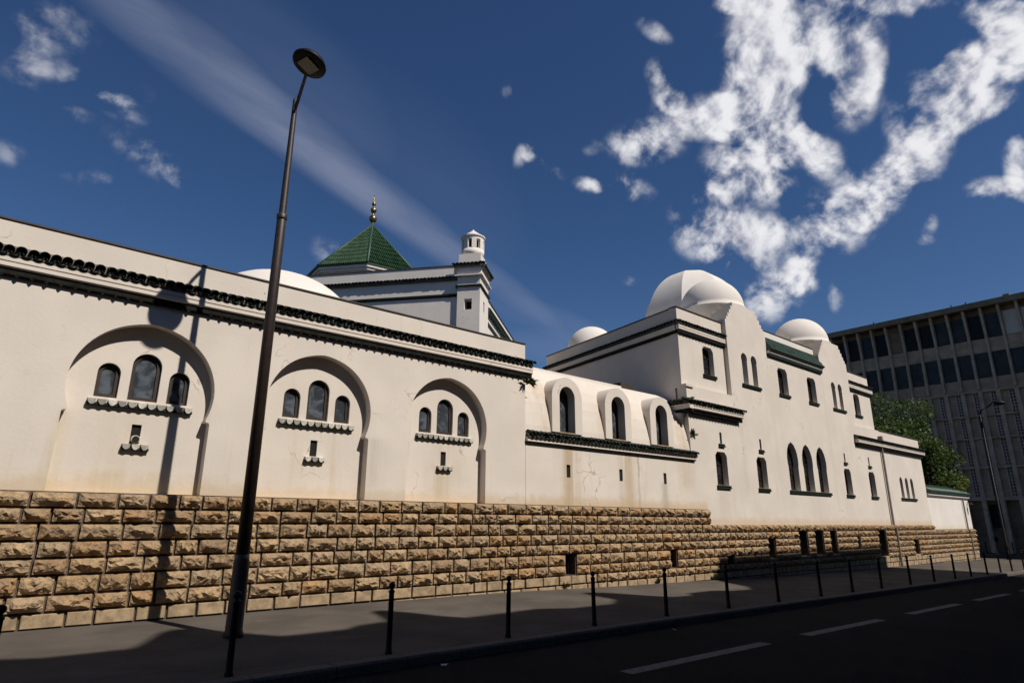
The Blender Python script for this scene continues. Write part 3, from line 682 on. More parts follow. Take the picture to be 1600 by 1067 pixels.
hs = [arch(*w) for w in low_w + trip + pair + midw] + [rect(x - w/2, x + w/2, a, b) for x, w, a, b in slit]
sheet('wall', ol, hs, 0, .42, 'plaster_b', block)
def cross_bars(x, w, z0, z1, y, nz=3, nx=1):
    def f(fr):
        mb = MB()
        for k in range(1, nx + 1): mb.box(x - w/2 + w * k / (nx + 1) - .015, x - w/2 + w * k / (nx + 1) + .015, y, y + .03, z0, z1)
        for k in range(1, nz + 1): mb.box(x - w/2 + .03, x + w/2 - .03, y - .012, y + .02, z0 + (z1 - z0) * k / (nz + 1) - .012, z0 + (z1 - z0) * k / (nz + 1) + .012)
        mb.build('glazing_bars', 'frame', fr)
    return f
for w in low_w + midw: window(block, lambda g, w=w: arch(*w, grow=g), .24, 'dark_glass', 'frame', .06, cross_bars(w[0], w[1], w[2], w[3] - .05, .25, 2, 1))
for w in trip: window(block, lambda g, w=w: arch(*w, grow=g), .26, 'dark_glass', 'frame', .05, cross_bars(w[0], w[1] * .9, w[2], w[3] - .45, .27, 6, 1))
for w in pair: window(block, lambda g, w=w: arch(*w, grow=g), .30, 'dark_glass', 'frame', .04)
for x, w, a, b in slit: MB().box(x - w/2 + .002, x + w/2 - .002, .05, .07, a + .002, b - .002).build('slit_back', 'void', block)
for w in low_w: tile_sill(block, w[0] - .50, w[0] + .50, w[2] - .01, 0, 6, False, .7)
for w in midw: tile_sill(block, w[0] - .55, w[0] + .55, w[2] - .01, 0, 6, False, .7)
for s in (-1, 1): tile_sill(block, MX + s * 4.6 - .82, MX + s * 4.6 + .82, 7.65, 0, 9, False, .7)
tile_sill(block, MX - 2.15, MX + 2.15, 3.16, 0, 24, False, .7)
for x, w, a, b in slit: tile_sill(block, x - .22, x + .22, 4.81, 0, 3, False, .6)
# set-back corner blocks
for s in (-1, 1):
    xa, xb = (BX0, 24.399) if s < 0 else (37.091, 40.45)
    wx = MX + s * 7.65
    w = (wx, .82, 7.70, 8.92, 'clip')
    top = 10.26 if s < 0 else 10.15
    sheet('corner_block_wall', rect(xa, xb, 6.901, top), [arch(*w)], SB, SB + .35, 'plaster_b', block)
    window(block, lambda g, w=w: arch(*w, grow=g), SB + .22, 'dark_glass', 'frame', .06, cross_bars(wx, .82, 7.7, 8.9, SB + .23, 2, 1))
    tile_sill(block, wx - .5, wx + .5, 7.69, SB, 6, False, .7)
    MT = Matrix.Translation((0, SB, 0))
    tile_cornice(block, xa - (.1 if s < 0 else 0), xb - .002 if s < 0 else xb + .2, top - .50, MT, pitch=.2, deep=.17)
    MB().box(xa - .02, xb, SB - .03, SB + .36, top + .001, top + .05).build('coping', 'coping', block)
    MB().box(xa + (.451 if s < 0 else 0), xb, .0, SB - .001, 6.9005, 6.97).build('ledge_step', 'plaster_b', block)
    if s < 0: MB().box(xa - .08, xa + .45, -.06, SB - .001, 6.9005, 7.0).build('corner_step', 'plaster_b', block)
# the side wall, running back from the street
WA = R(80.4); dW = Vector((math.cos(WA), math.sin(WA), 0))
MW = Matrix.Translation((BX0, SB, 0)) @ Matrix.Rotation(WA - math.pi, 4, 'Z')    # local x runs towards the street, local -y faces left
sheet('side_wall', rect(-9.5, -.36, 4.0, 10.25), [arch(-4.1, .42, 7.2, 7.82, 'round', 12)], .0, .35, 'plaster_b', block, MW)
MB(MW).box(-4.5, -3.7, .351, .38, 7.1, 7.9).build('opening_back', 'void', block)
MB(MW).box(-9.5, -.05, -.03, .3, 10.251, 10.30).build('side_coping', 'coping', block)
tile_cornice(block, -9.6, -.02, 9.76, MW, pitch=.2, deep=.17)
MB().prism([(BX0 + 1.5, 8.8), (BX0 + .5, .9), (40.2, .9), (40.2, 8.8)], 9.85, 10.05, 'z').build('roof', 'plaster_clean', block)
MB().box(22.8, 40.2, 8.8, 9.2, 0, 10.1).build('back_wall', 'plaster_b', block)
# projecting tiled eave over the lower storey at both ends
tile_cornice(block, BX0 - .28, 24.75, 6.46, pitch=.2, deep=.30)
MB().box(BX0 - .02, 24.39, -.02, -.001, 6.40, 6.5).build('eave_upstand', 'plaster_b', block)
MLW = Matrix.Translation((BX0 - .001, 0, 0)) @ Matrix.Rotation(R(-90), 4, 'Z')
tile_cornice(block, -1.0, .28, 6.46, MLW, pitch=.2, deep=.30)
MB().prism([(BX0, -.02), (BX0, .55), (BX0 + .35, .55), (BX0 + .35, .3), (BX0+.35, -.02)], 6.42, 6.90, 'z')
# corbel swelling under the eave corner
MB().lathe([(.10, 4.45), (.13, 4.9), (.18, 5.3), (.27, 5.62), (.40, 5.82)], (BX0 - .0, .42), 14).build('corner_corbel', 'plaster_b', block, True)
tile_cornice(block, 36.75, BX1, 6.46, pitch=.2, deep=.26)
# mid eave: green tiled slope with parapet behind
slope = MB().prism([(-.17, 9.60), (-.22, 9.63), (.26, 10.38), (.26, 9.9), (.0, 9.60)], 27.905, 33.585).build('tiled_slope', 'tile_pale', block)
rb = MB(); n = 36
for k in range(n):
    x = 27.98 + k * (33.52 - 27.98) / (n - 1)
    for j in range(4):
        t0, t1 = j / 4, (j + 1.05) / 4; A_, B_ = Vector((x, -.245, 9.635)), Vector((x, .255, 10.405)); off = Vector((0, -.012, .008))
        rb.tube([A_.lerp(B_, t0) + off, A_.lerp(B_, min(t1, 1)) - off * .3], [.052, .044], 6)
stuff(rb.build('roof_tiles', 'tile_pale', slope))
MB().box(27.905, 33.585, .261, .55, 9.9, 10.74).build('parapet', 'plaster_clean', block)
MB().box(27.905, 33.585, .235, .58, 10.741, 10.775).build('parapet_coping', 'coping', block)
MB().prism([(.0, 9.46), (-.11, 9.46), (-.14, 9.49), (-.14, 9.5995), (.0, 9.5995)], 27.905, 33.585).build('eave_moulding', 'plaster_clean', block)
MB().prism([(.0, 9.33), (-.07, 9.33), (-.10, 9.36), (-.10, 9.4595), (.0, 9.4595)], 27.905, 33.585).build('eave_band', 'tile', block)
# stepped gables and domes
for g0, g1 in (G1, G2):
    st = [(0, 10.2), (0, 10.45), (.13, 10.45), (.13, 10.62), (.27, 10.62), (.27, 10.80), (.42, 10.80), (.42, 11.0), (.58, 11.0), (.58, 11.2), (.74, 11.2), (.74, 11.40)]
    pr = [(g0 + a, z) for a, z in st] + [(g1 - a, z) for a, z in st[::-1]]
    MB().prism(pr, 0, 1.0, 'y').build('stepped_gable', 'plaster_b', block)
    cx = (g0 + g1) / 2; r = 1.50; cy = 1.64
    MB().box(g0 + .02, g1 - .02, 1.001, 2.95, 9.9, 10.7).build('dome_base', 'plaster_clean', block)
    pf = [(r + .02, 10.7), (r + .02, 11.42), (r + .07, 11.45), (r + .08, 11.50), (r + .06, 11.55), (r, 11.57)]
    pf += [(r * math.cos(a), 11.60 + r * 1.03 * math.sin(a)) for a in [R(90) * k / 16 for k in range(1, 16)]] + [(.01, 11.60 + r * 1.03)]
    MB().lathe(pf, (cx, cy), 48).build('dome', 'plaster_clean', block, True)
    MB().box(g0 - .04, g0 - .001, .02, SB + .0, 6.97, 10.2)
# large faceted dome behind
rB, cB, zB = 3.0, (30.75, 5.65), 12.55
mb = MB(); npf = 48
pf = [(rB * 1.02, 10.05), (rB * 1.02, zB - .4), (rB, zB - .1)] + [(rB * math.cos(a), zB + 3.55 * math.sin(a)) for a in [R(90) * k / npf for k in range(1, npf)]] + [(.01, zB + 3.55)]
mb.lathe(pf, cB, 8, R(22.5)).build('great_dome', 'plaster_clean', block)
dirp = R(202.5 + 22.5)
pw = Vector((cB[0] + rB * .98 * math.cos(dirp), cB[1] + rB * .98 * math.sin(dirp), 12.0))
ring = sheet_mesh('dome_window', arch(0, .95, -.6, .55, 'round', 16), [arch(0, .6, -.55, .36, 'round', 16)], -.16, .3)
Mr = Matrix.Translation(pw) @ Matrix.Rotation(dirp + R(90), 4, 'Z')
dw = put('dome_window', ring, 'plaster_clean', block, Mr)
put('dome_window_void', sheet_mesh('dome_window_void', arch(0, .62, -.55, .37, 'round', 16), [], .06, .1), 'void', block, Mr)
pf = [(1.3, 10.0), (1.3, 10.6)] + [(1.3 * math.cos(a), 10.62 + 1.3 * math.sin(a)) for a in [R(90) * k / 12 for k in range(1, 12)]] + [(.01, 11.92)]
MB().lathe(pf, (24.45, 8.0), 36).build('rear_dome', 'plaster_clean', block, True)
plinth(block, 21.851, 40.45, [(40.45, 1.64), (21.851, 1.64)])

# ------------------------------------------------------------------ the low annex and the garden wall
annex = thing('annex', 'single-storey white annex with three narrow lancet windows beside grey downpipe', 'building', (43.7, 3, -.6))
AX0, AX1 = 40.451, 46.98
lan = [(42.78 + k * .88, .46, 3.2, 4.41, 'round') for k in range(3)]
sheet('wall', rect(AX0, AX1, 1.641, 6.96), [arch(*w) for w in lan], .0, .42, 'plaster_b', annex)
for w in lan: window(annex, lambda g, w=w: arch(*w, grow=g), .3, 'dark_glass', 'frame', .03)
tile_sill(annex, 42.35, 44.95, 3.19, 0, 15, False, .7)
tile_cornice(annex, AX0 + .001, AX1 + .25, 6.46, pitch=.2, deep=.26)
MB().box(AX0, AX1, -.03, .45, 6.961, 7.01).build('coping', 'coping', annex)
MB().box(AX1 - .4, AX1, .421, 6, 0, 6.95).build('end_wall', 'plaster_b', annex)
MB().box(AX0, AX1 - .41, .421, 6, 6.6, 6.8).build('roof', 'coping', annex)
plinth(annex, AX0, AX1, [(AX1, 1.64), (AX0, 1.64)])
MB().tube([(40.25, -.10, 6.35), (40.25, -.10, 1.7), (40.25, -.20, 1.55), (40.25, -.20, -.7)], .065, 8).build('downpipe', 'pipe', annex)
MB().box(40.14, 40.36, -.22, -.001, 6.3, 6.62).build('pipe_hopper', 'pipe', annex)
gwall = thing('garden_wall', 'lower white end wall with green tiled roof under overhanging foliage', 'wall', (51, .3, -.65))
GX0, GX1 = 46.981, 55.5
MB().box(GX0, GX1, .0, .42, 1.381, 3.62).build('wall', 'plaster_clean', gwall)
MB().box(GX1 - .42, GX1, .421, 9, -1.2, 3.62).build('return_wall', 'plaster_clean', gwall)
rf = MB().prism([(-.24, 3.66), (-.24, 3.74), (.55, 4.22), (.75, 4.1), (.6, 3.62), (.0, 3.622)], GX0, GX1).build('tiled_roof', 'tile_pale', gwall)
rb = MB(); n = 42
for k in range(n):
    x = GX0 + .08 + k * (GX1 - GX0 - .16) / (n - 1); rb.tube([(x, -.27, 3.735), (x, .54, 4.225)], .05, 6)
stuff(rb.build('roof_tiles', 'tile_pale', rf, True))
MB().prism([(.0, 3.42), (-.06, 3.42), (-.14, 3.5), (-.14, 3.618), (.0, 3.618)], GX0, GX1).build('eave_moulding', 'plaster_clean', gwall)
plinth(gwall, GX0, GX1 + .05, [(GX1 + .05, 1.38), (GX0, 1.38)])
MB().tube([(54.0, -.09, 3.5), (54.0, -.09, 1.4), (54.0, -.19, 1.3), (54.0, -.19, -.75)], .05, 8).build('downpipe', 'pipe', gwall)

# ------------------------------------------------------------------ the prayer hall behind
prayer = thing('prayer_hall', 'tall white prayer hall behind with green pyramid roof and corner turret', 'building', (18.3, 14, 0))
PA = R(39); CN = Vector((18.34, 10.0, 0))
MP = Matrix.Translation(CN) @ Matrix.Rotation(PA - R(90), 4, 'Z')   # local +y runs along the right face, local -x along the front face
# front face is the plane local y=0, running to local -x ; right face is local x=0
def pbox(x0, x1, y0, y1, z0, z1, name, mat): return MB(MP).box(x0, x1, y0, y1, z0, z1).build(name, mat, prayer)
pbox(-16, -1.05, .12, .6, 3, 14.62, 'front_wall', 'plaster_clean')
pbox(-16.05, -1.2, .08, .64, 14.621, 14.67, 'coping', 'coping')
tile_cornice(prayer, -16, -1.16, 14.08, MP @ Matrix.Translation((0, .119, 0)), pitch=.2, deep=.18, strips=False)
MB(MP).prism([(.119, 12.9), (.05, 12.9), (.03, 12.95), (.03, 13.05), (.119, 13.05)], -16, -1.1).build('band', 'tile', prayer)
# corner pier
sheet('corner_pier', rect(-1.2, 0, 3, 14.0), [rect(-.82, -.42, 12.12, 12.70)], -.05, .45, 'plaster_clean', prayer, MP)
sheet('corner_pier_side', rect(.0, 1.9, 3, 14.0), [rect(.75, 1.05, 12.2, 12.8)], -.001, .35, 'plaster_clean', prayer, MP @ Matrix.Rotation(R(90), 4, 'Z') @ Matrix.Translation((.0, .0, 0)))
pbox(-.9, -.36, .451, .48, 12.05, 12.78, 'pier_void', 'void')
pbox(-.40, -.36, .7, 1.15, 12.1, 12.9, 'pier_void', 'void')
pbox(-1.3, .08, -.13, 2.0, 13.35, 13.45, 'pier_band', 'tile')
pbox(-1.22, .03, -.08, 1.95, 14.001, 14.45, 'pier_top', 'plaster_clean')
pbox(-1.34, .14, -.2, 2.06, 13.94, 14.0, 'pier_moulding', 'plaster_clean')
tile_cornice(prayer, -1.42, .25, 14.72, MP @ Matrix.Translation((0, -.081, 0)), pitch=.2, deep=.17, strips=False)
tile_cornice(prayer, -.25, 2.1, 14.72, MP @ Matrix.Translation((.031, 0, 0)) @ Matrix.Rotation(R(90), 4, 'Z'), pitch=.2, deep=.17, strips=False)
pbox(-1.18, .0, .0, 1.25, 14.451, 15.22, 'turret_base', 'plaster_clean')
tc_ = MP @ Vector((-.59, .62, 0))
tur = MB().lathe([(.60, 15.221), (.60, 15.60)], (tc_.x, tc_.y), 32).build('turret', 'plaster_clean', prayer, True)
for k in range(8):
    a = R(45 * k + 14); mb = MB(Matrix.Translation((tc_.x, tc_.y, 0)) @ Matrix.Rotation(a, 4, 'Z')); mb.prism([(.44, -.115), (.60, -.13), (.60, .13), (.44, .115)], 15.601, 16.13, 'z'); mb.build('turret_post', 'plaster_clean', tur)
MB().lathe([(.40, 15.601), (.40, 16.129)], (tc_.x, tc_.y), 20).build('turret_void', 'void', tur)
MB().lathe([(.60, 16.131), (.60, 16.27), (.66, 16.30), (.66, 16.37), (.60, 16.40), (.30, 16.62), (.05, 16.82), (.02, 16.9)], (tc_.x, tc_.y), 32).build('turret_cap', 'plaster_clean', tur)
# right face
pbox(-.5, -.12, 1.901, 13, 3, 13.42, 'right_wall', 'plaster_clean')
pbox(-.54, -.07, 2.01, 13, 13.421, 13.47, 'coping', 'coping')
MB(MP).prism([(-.12, 12.55), (.08, 12.6), (.08, 12.68), (.14, 12.72), (.14, 12.8), (-.12, 12.95)], 1.95, 13, 'y').build('right_cornice', 'tile_pale', prayer)
MB(MP).box(-.12, -.04, 1.95, 13, 12.0, 12.12).build('right_band', 'tile_bright', prayer)
pbox(-15.9, -.6, .61, 12.9, 13.0, 13.2, 'roof', 'coping')
# octagonal lantern with green pyramid roof
oc, orad = (17.849, 21.455), 4.142
oa = R(39 + 180 + 22.5)
MB().lathe([(orad * .90, 13.2), (orad * .90, 15.95), (orad * .93, 15.98), (orad * .93, 16.12), (orad * .96, 16.15), (orad * .96, 16.28), (orad * .985, 16.31), (orad * .985, 16.46)], oc, 8, oa).build('lantern_wall', 'plaster_clean', prayer)
apex = 20.95
py = MB().lathe([(orad, 16.461), (orad, 16.54), (.06, apex)], oc, 8, oa).build('pyramid_roof', 'tile_bright', prayer)
rb = MB(); hp = MB()
for k in range(8):
    a0, a1 = oa + k * R(45), oa + (k + 1) * R(45)
    p0 = Vector((oc[0] + orad * math.cos(a0), oc[1] + orad * math.sin(a0), 16.56)); p1 = Vector((oc[0] + orad * math.cos(a1), oc[1] + orad * math.sin(a1), 16.56)); ap = Vector((*oc, apex + .02))
    mid = (p0 + p1) / 2; sl = ap - mid; nr = 22
    for j in range(nr):
        t = (j + .5) / nr; q = p0.lerp(p1, t); reach = 1 - abs(2 * t - 1); e = q + sl * reach
        ns_ = max(1, int(reach * 11))
        if reach > .04:
            for i_ in range(ns_):
                rb.tube([q.lerp(e, i_ / ns_) - sl * .006 + Vector((0, 0, .035)), q.lerp(e, min((i_ + .98) / ns_, .99))], [.062, .045], 4)
    hp.tube([p0, ap], .085, 6)
stuff(rb.build('roof_tiles', 'tile_bright', py)); hp.build('hip_tiles', 'tile_pale', py, True)
fin = MB()
pf = [(.10, apex - .1), (.07, apex + .18), (.05, apex + .24)]
for zc, r in ((apex + .49, .27), (apex + 1.13, .21), (apex + 1.6, .145)):
    pf += [(max(.04, r * math.sin(math.pi * k / 10)), zc - r * math.cos(math.pi * k / 10)) for k in range(1, 10)]
pf += [(.035, apex + 1.80), (.03, apex + 2.0), (.012, apex + 2.3)]
fin.lathe(pf, oc, 20).build('finial', 'gold', prayer, True)

# ------------------------------------------------------------------ the modern block at the end of the street
office = thing('office_block', 'dark modern concrete office block with vertical fins and window bands', 'building', (75, 4, -.8))
OX = 70.0; Y0, Y1 = -26.0, 22.0; FS = 1.365
MB().box(OX + .35, OX + 14, Y0, Y1, -.9, 21.2).build('body', 'concrete_dark', office)
MB().box(OX - .9, OX + 14.3, Y0 - .3, Y1 + .3, 21.201, 21.75).build('roof_slab', 'concrete_dark', office)
BANDS = [(-.8, 4.0, 'g'), (4.0, 6.7, 's'), (6.7, 9.25, 's'), (9.25, 11.3, 's'), (11.3, 13.5, 's'), (14.75, 17.05, 'w'), (18.4, 20.7, 'w')]
for z0, z1 in ((3.75, 4.05), (6.55, 6.72), (9.18, 9.32), (11.22, 11.36), (13.42, 13.62)): MB().box(OX - .12, OX + .349, Y0, Y1, z0, z1).build('floor_slab', 'concrete', office)
MB().box(OX + .05, OX + .349, Y0, Y1, 13.621, 14.72).build('spandrel', 'concrete', office)
MB().box(OX + .05, OX + .349, Y0, Y1, 17.06, 18.37).build('spandrel', 'concrete', office)
fin_me = MB().prism([(-.42, 13.62), (.3, 13.62), (.3, 21.2), (-.62, 21.2), (-.3, 18.9), (-.3, 17.6)], -.10, .10, 'y').mesh('fin'); fin_me.materials.append(MAT['concrete'])
pier_me = MB().box(-.22, .34, -.16, .16, -.85, 13.42).mesh('pier'); pier_me.materials.append(MAT['concrete'])
pane_me = MB().box(.10, .16, -.56, .56, -1.13, 1.13).mesh('office_window'); 
rnd = random.Random(5)
pms = {}
for k in ('office_dark', 'office_glass', 'blind', 'concrete_dark'):
    me_ = pane_me.copy(); me_.materials.clear(); me_.materials.append(MAT[k]); pms[k] = me_
bar_me = MB().box(.06, .11, -.56, .56, -.03, .03).mesh('transom'); bar_me.materials.append(MAT['fascia'])
scr = MB()
for j in range(5):
    for i in range(2): pass
def screen_mesh(h):
    mb = MB(); nz = max(3, int(h / .27))
    for i in range(3): mb.box(0, .08, -.24 + i * .22, -.20 + i * .22, 0, h)
    for k in range(nz + 1): mb.box(.005, .075, -.24, .24, h * k / nz - .025, h * k / nz + .025)
    me = mb.mesh('breeze_screen'); me.materials.append(MAT['blind']); return me
SCR = {round(z1 - z0, 2): screen_mesh(z1 - z0 - .16) for z0, z1, t in BANDS if t == 's'}
panel_mes = {round(z1 - z0, 2): MB().box(.18, .30, -.40, .40, 0, z1 - z0 - .16).mesh('wall_panel') for z0, z1, t in BANDS if t == 's'}
for me_ in panel_mes.values(): me_.materials.append(MAT['concrete'])
k0 = int((Y0 - 1.02) / FS) + 1
for k in range(k0, 40):
    y = 1.02 + k * FS
    if y > Y1 - .2: break
    seen = -6 < y < 15
    put('fin', fin_me, None, office, Matrix.Translation((OX, y, 0)))
    put('pier', pier_me, None, office, Matrix.Translation((OX, y, 0)))
    yc = y + FS / 2
    for z0, z1, t in BANDS:
        if t == 'w':
            kind = rnd.choice(('office_dark', 'office_dark', 'office_glass', 'office_glass', 'office_glass', 'concrete_dark' if z0 > 18 else 'office_glass'))
            if z0 > 18 and -4.2 < yc < -2.2: kind = 'blind'
            o = put('office_window', pms[kind], None, office, Matrix.Translation((OX, yc, (z0 + z1) / 2)))
            if kind != 'concrete_dark': put('transom', bar_me, None, o, Matrix.Translation((OX, yc, (z0 + z1) / 2 + rnd.choice((0, .15, -.2)))))
        elif t == 's' and seen:
            key = round(z1 - z0, 2)
            put('breeze_screen', SCR[key], None, office, Matrix.Translation((OX + .1, y + .42, z0 + .06)))
            put('wall_panel', panel_mes[key], None, office, Matrix.Translation((OX, y + .98, z0 + .06)))
        elif t == 'g' and seen and k % 2 == 0:
            MB().box(OX + .25, OX + .349, yc - .48, yc + .48, 1.4, 3.4).build('ground_window', 'void', office)
MB().box(OX + .2, OX + .349, 2.0, 2.6, .25, .6).build('air_grille', 'void', office)
for y in (9.3, 2.15, .95): MB().tube([(OX + 1.0, y, 21.7), (OX + 1.0, y, 22.5)], .05, 5).build('antenna', 'iron', office)
MB().box(OX + .4, OX + 1.0, -2.6, -2.1, 21.751, 22.3).build('roof_vent', 'concrete_dark', office)

# ------------------------------------------------------------------ houses across the street (behind the camera): they shade the pavement
PROF = [(-14, 16.9), (0, 16.9), (4.9, 17.05), (5.3, 16.8), (6.4, 16.8), (6.9, 17.5), (7.3, 18.1), (7.6, 18.35), (7.9, 18.2), (8.1, 17.5), (8.3, 16.9), (8.45, 16.45), (9.6, 16.45), (10.0, 16.75), (10.7, 16.85), (11.1, 17.7), (11.35, 18.3), (11.65, 18.35), (11.85, 17.7), (11.95, 16.9), (12.15, 16.35), (13.1, 16.4), (14.3, 16.55), (15.1, 16.15), (16.5, 16.15), (17.4, 16.8), (17.7, 17.7), (18.0, 18.45), (18.35, 18.5), (18.8, 18.1), (19.0, 17.4), (19.2, 16.75), (19.4, 16.4), (20.2, 16.35), (20.7, 16.8), (22.2, 16.9), (22.65, 16.5), (23.6, 16.4), (24.5, 17.0), (25.1, 17.7)]  # unseen roofline, shaped so its shadow edge waves along the pavement
hA = thing('apartment_house', 'cream apartment house across the street, roofline shaped to shade the pavement', 'building', (6, -22, -.3))
sheet('facade', [(-14, -1), (25.1, -1)] + PROF[::-1], [], -17.6, -17.0, 'opposite', hA)
MB().box(-14, 25.1, -29, -17.601, -1, 15.8).build('body', 'opposite', hA)
hB = thing('corner_house', 'taller zinc-roofed apartment house across the street', 'building', (34, -22, -.5))
MB().prism([(25.101, -1), (43.15, -1), (43.15, 20.3), (26.9, 20.3), (26.5, 19.5), (25.7, 18.6), (25.101, 17.8)], -29, -17.0, 'y').build('body', 'opposite', hB)
MB().box(26.9, 43.1, -28.9, -17.2, 20.301, 20.42).build('roof', 'zinc', hB)
wf_me = MB().box(-.55, .55, 0, .12, -.9, .9).mesh('window'); wf_me.materials.append(MAT['dark_glass'])
sf_me = MB().box(-.68, .68, 0, .20, -.10, .0).mesh('sill'); sf_me.materials.append(MAT['kerb'])
for hh, xs, nf in ((hA, [-12.5 + 2.6 * k for k in range(15)], 5), (hB, [26.8 + 2.6 * k for k in range(7)], 6)):
    for x in xs:
        for fl in range(nf):
            z = 2.2 + fl * 2.95
            o = put('window', wf_me, None, hh, Matrix.Translation((x, -17.06, z)))
            put('sill', sf_me, None, hh, Matrix.Translation((x, -17.06, z - .905)))

# ------------------------------------------------------------------ trees behind the garden wall
def foliage(mb, clumps, n, size, rnd):
    for (cx, cy, cz, rx, ry, rz), share in clumps:
        for _ in range(int(n * share)):
            while True:
                d = Vector((rnd.uniform(-1, 1), rnd.uniform(-1, 1), rnd.uniform(-1, 1)))
                if .25 < d.length < 1: break
            d = d.normalized() * (d.length ** .45)
            p = Vector((cx + d.x * rx, cy + d.y * ry, cz + d.z * rz)) + Vector((rnd.gauss(0, .08), rnd.gauss(0, .08), rnd.gauss(0, .08)))
            ax = Vector((rnd.gauss(0, 1), rnd.gauss(0, 1), rnd.gauss(0, .7))).normalized(); s = size * rnd.uniform(.6, 1.3)
            b = ax.cross(Vector((rnd.gauss(0, 1), rnd.gauss(0, 1), rnd.gauss(0, 1)))).normalized()
            i = mb.pts([p, p + ax * s * .5 + b * s * .32, p + ax * s, p + ax * s * .5 - b * s * .32]); mb.face((i, i + 1, i + 2, i + 3))
def tree(name, label, base, top, clumps, n, size, seed, mat='leaf'):
    t = thing(name, label, 'tree', base); rnd = random.Random(seed)
    tr = MB(); bx, by, bz = base; tr.tube([(bx, by, bz), (bx + .1, by, bz + (top - bz) * .35), (bx - .05, by + .1, bz + (top - bz) * .7), (bx, by, top)], [.22, .17, .12, .05], 8)
    trunk = tr.build('trunk', 'bark', t, True)
    for c, s in clumps[:7]:
        lm = MB(); z0 = bz + (top - bz) * rnd.uniform(.3, .6); lm.tube([(bx, by, z0), ((bx + c[0]) / 2, (by + c[1]) / 2, (z0 + c[2]) / 2 + .3), (c[0], c[1], c[2])], [.09, .06, .02], 6); lm.build('limb', 'bark', trunk, True)
    mb = MB(); foliage(mb, clumps, n, size, rnd); stuff(mb.build('crown', mat, t))
    return t
def cl(rnd, box, k, r0, r1):
    out = []
    for _ in range(k):
        r = rnd.uniform(r0, r1); out.append(((rnd.uniform(box[0], box[1]), rnd.uniform(box[2], box[3]), rnd.uniform(box[4], box[5]), r * 1.15, r, r * .8), 1 / k))
    return out
rnd = random.Random(11)
tree('broadleaf_tree', 'tall dark green tree rising behind the annex roof', (49.5, 2.6, -.6), 9.2, cl(rnd, (46.6, 54.6, 1.4, 4.2, 5.6, 10.1), 38, .85, 1.45), 24000, .20, 3)
tree('spreading_tree', 'lower leafy tree spilling over the tiled garden wall', (53.4, 1.6, -.6), 6.6, cl(rnd, (51.5, 56.2, .7, 2.8, 4.6, 7.4), 26, .55, 1.05), 13000, .18, 8)
tree('overhanging_shrub', 'yellow-green shrub drooping over the end of the garden wall', (55.0, .9, -.6), 4.2, cl(rnd, (54.2, 56.2, -.35, 1.0, 3.9, 4.9), 9, .3, .55), 2600, .17, 9, 'leaf_light')

# ------------------------------------------------------------------ street lamps
lx, ly = 3.81, -2.49; lz = z_pave(lx, ly)
lamp = thing('street_lamp', 'tall brown steel lamp post with round head standing before the arcade', 'street lamp', (lx, ly, lz))
MB().lathe([(.155, lz - .02), (.155, lz + .06), (.135, lz + .10), (.128, lz + 1.15), (.118, lz + 1.2), (.112, lz + 1.28)], (lx, ly), 20).build('base', 'lamp_metal', lamp, True)
MB().lathe([(.110, lz + 1.281), (.088, lz + 7.55), (.072, lz + 7.62), (.070, lz + 7.66), (.052, lz + 10.0), (.05, lz + 10.25), (.02, lz + 10.3)], (lx, ly), 18).build('pole', 'lamp_metal', lamp, True)
MB().lathe([(.098, lz + 7.50), (.102, lz + 7.52), (.102, lz + 7.60), (.08, lz + 7.63)], (lx, ly), 18).build('collar', 'lamp_metal', lamp, True)
hx, hy, hz = 3.58, -3.72, 10.15
MB().tube([(lx, ly, lz + 9.85), (lx - .02, ly - .12, lz + 10.02), (lx - .06, ly - .4, lz + 10.15), (lx - .15, ly - .85, lz + 10.22), (hx, hy + .1, hz + .04)], [.036, .036, .034, .032, .03], 10).build('arm', 'lamp_metal', lamp, True)
MH = Matrix.Translation((hx, hy, hz)) @ Matrix.Rotation(R(17), 4, 'Y')
MB(MH).lathe([(.04, .17), (.17, .15), (.28, .08), (.325, .01), (.322, -.03), (.30, -.045), (.02, -.045)][::-1], (0, 0), 36).build('head', 'iron', lamp, True)
MB(MH @ Matrix.Rotation(R(14), 4, 'Z')).box(-.155, .155, -.155, .155, -.075, -.046).build('lens', 'lens', lamp)
lx2, ly2 = 56.9, -1.45; lz2 = -.68
l2 = thing('street_lamp', 'slender dark street lamp with curved arm at the far corner', 'street lamp', (lx2, ly2, lz2))
MB().lathe([(.16, lz2), (.14, lz2 + 1.0), (.09, lz2 + 1.1), (.06, 9.9)], (lx2, ly2), 12).build('pole', 'iron', l2, True)
MB().tube([(lx2, ly2, 9.5), (lx2, ly2 - .15, 9.9), (lx2, ly2 - .6, 10.1), (lx2, ly2 - 1.0, 10.45), (lx2, ly2 - 1.35, 10.42)], .045, 8).build('arm', 'iron', l2, True)
MB().lathe([(.05, 10.50), (.2, 10.40), (.36, 10.30), (.38, 10.22), (.2, 10.16)], (lx2, ly2 - 1.35), 16).build('head', 'iron', l2, True)

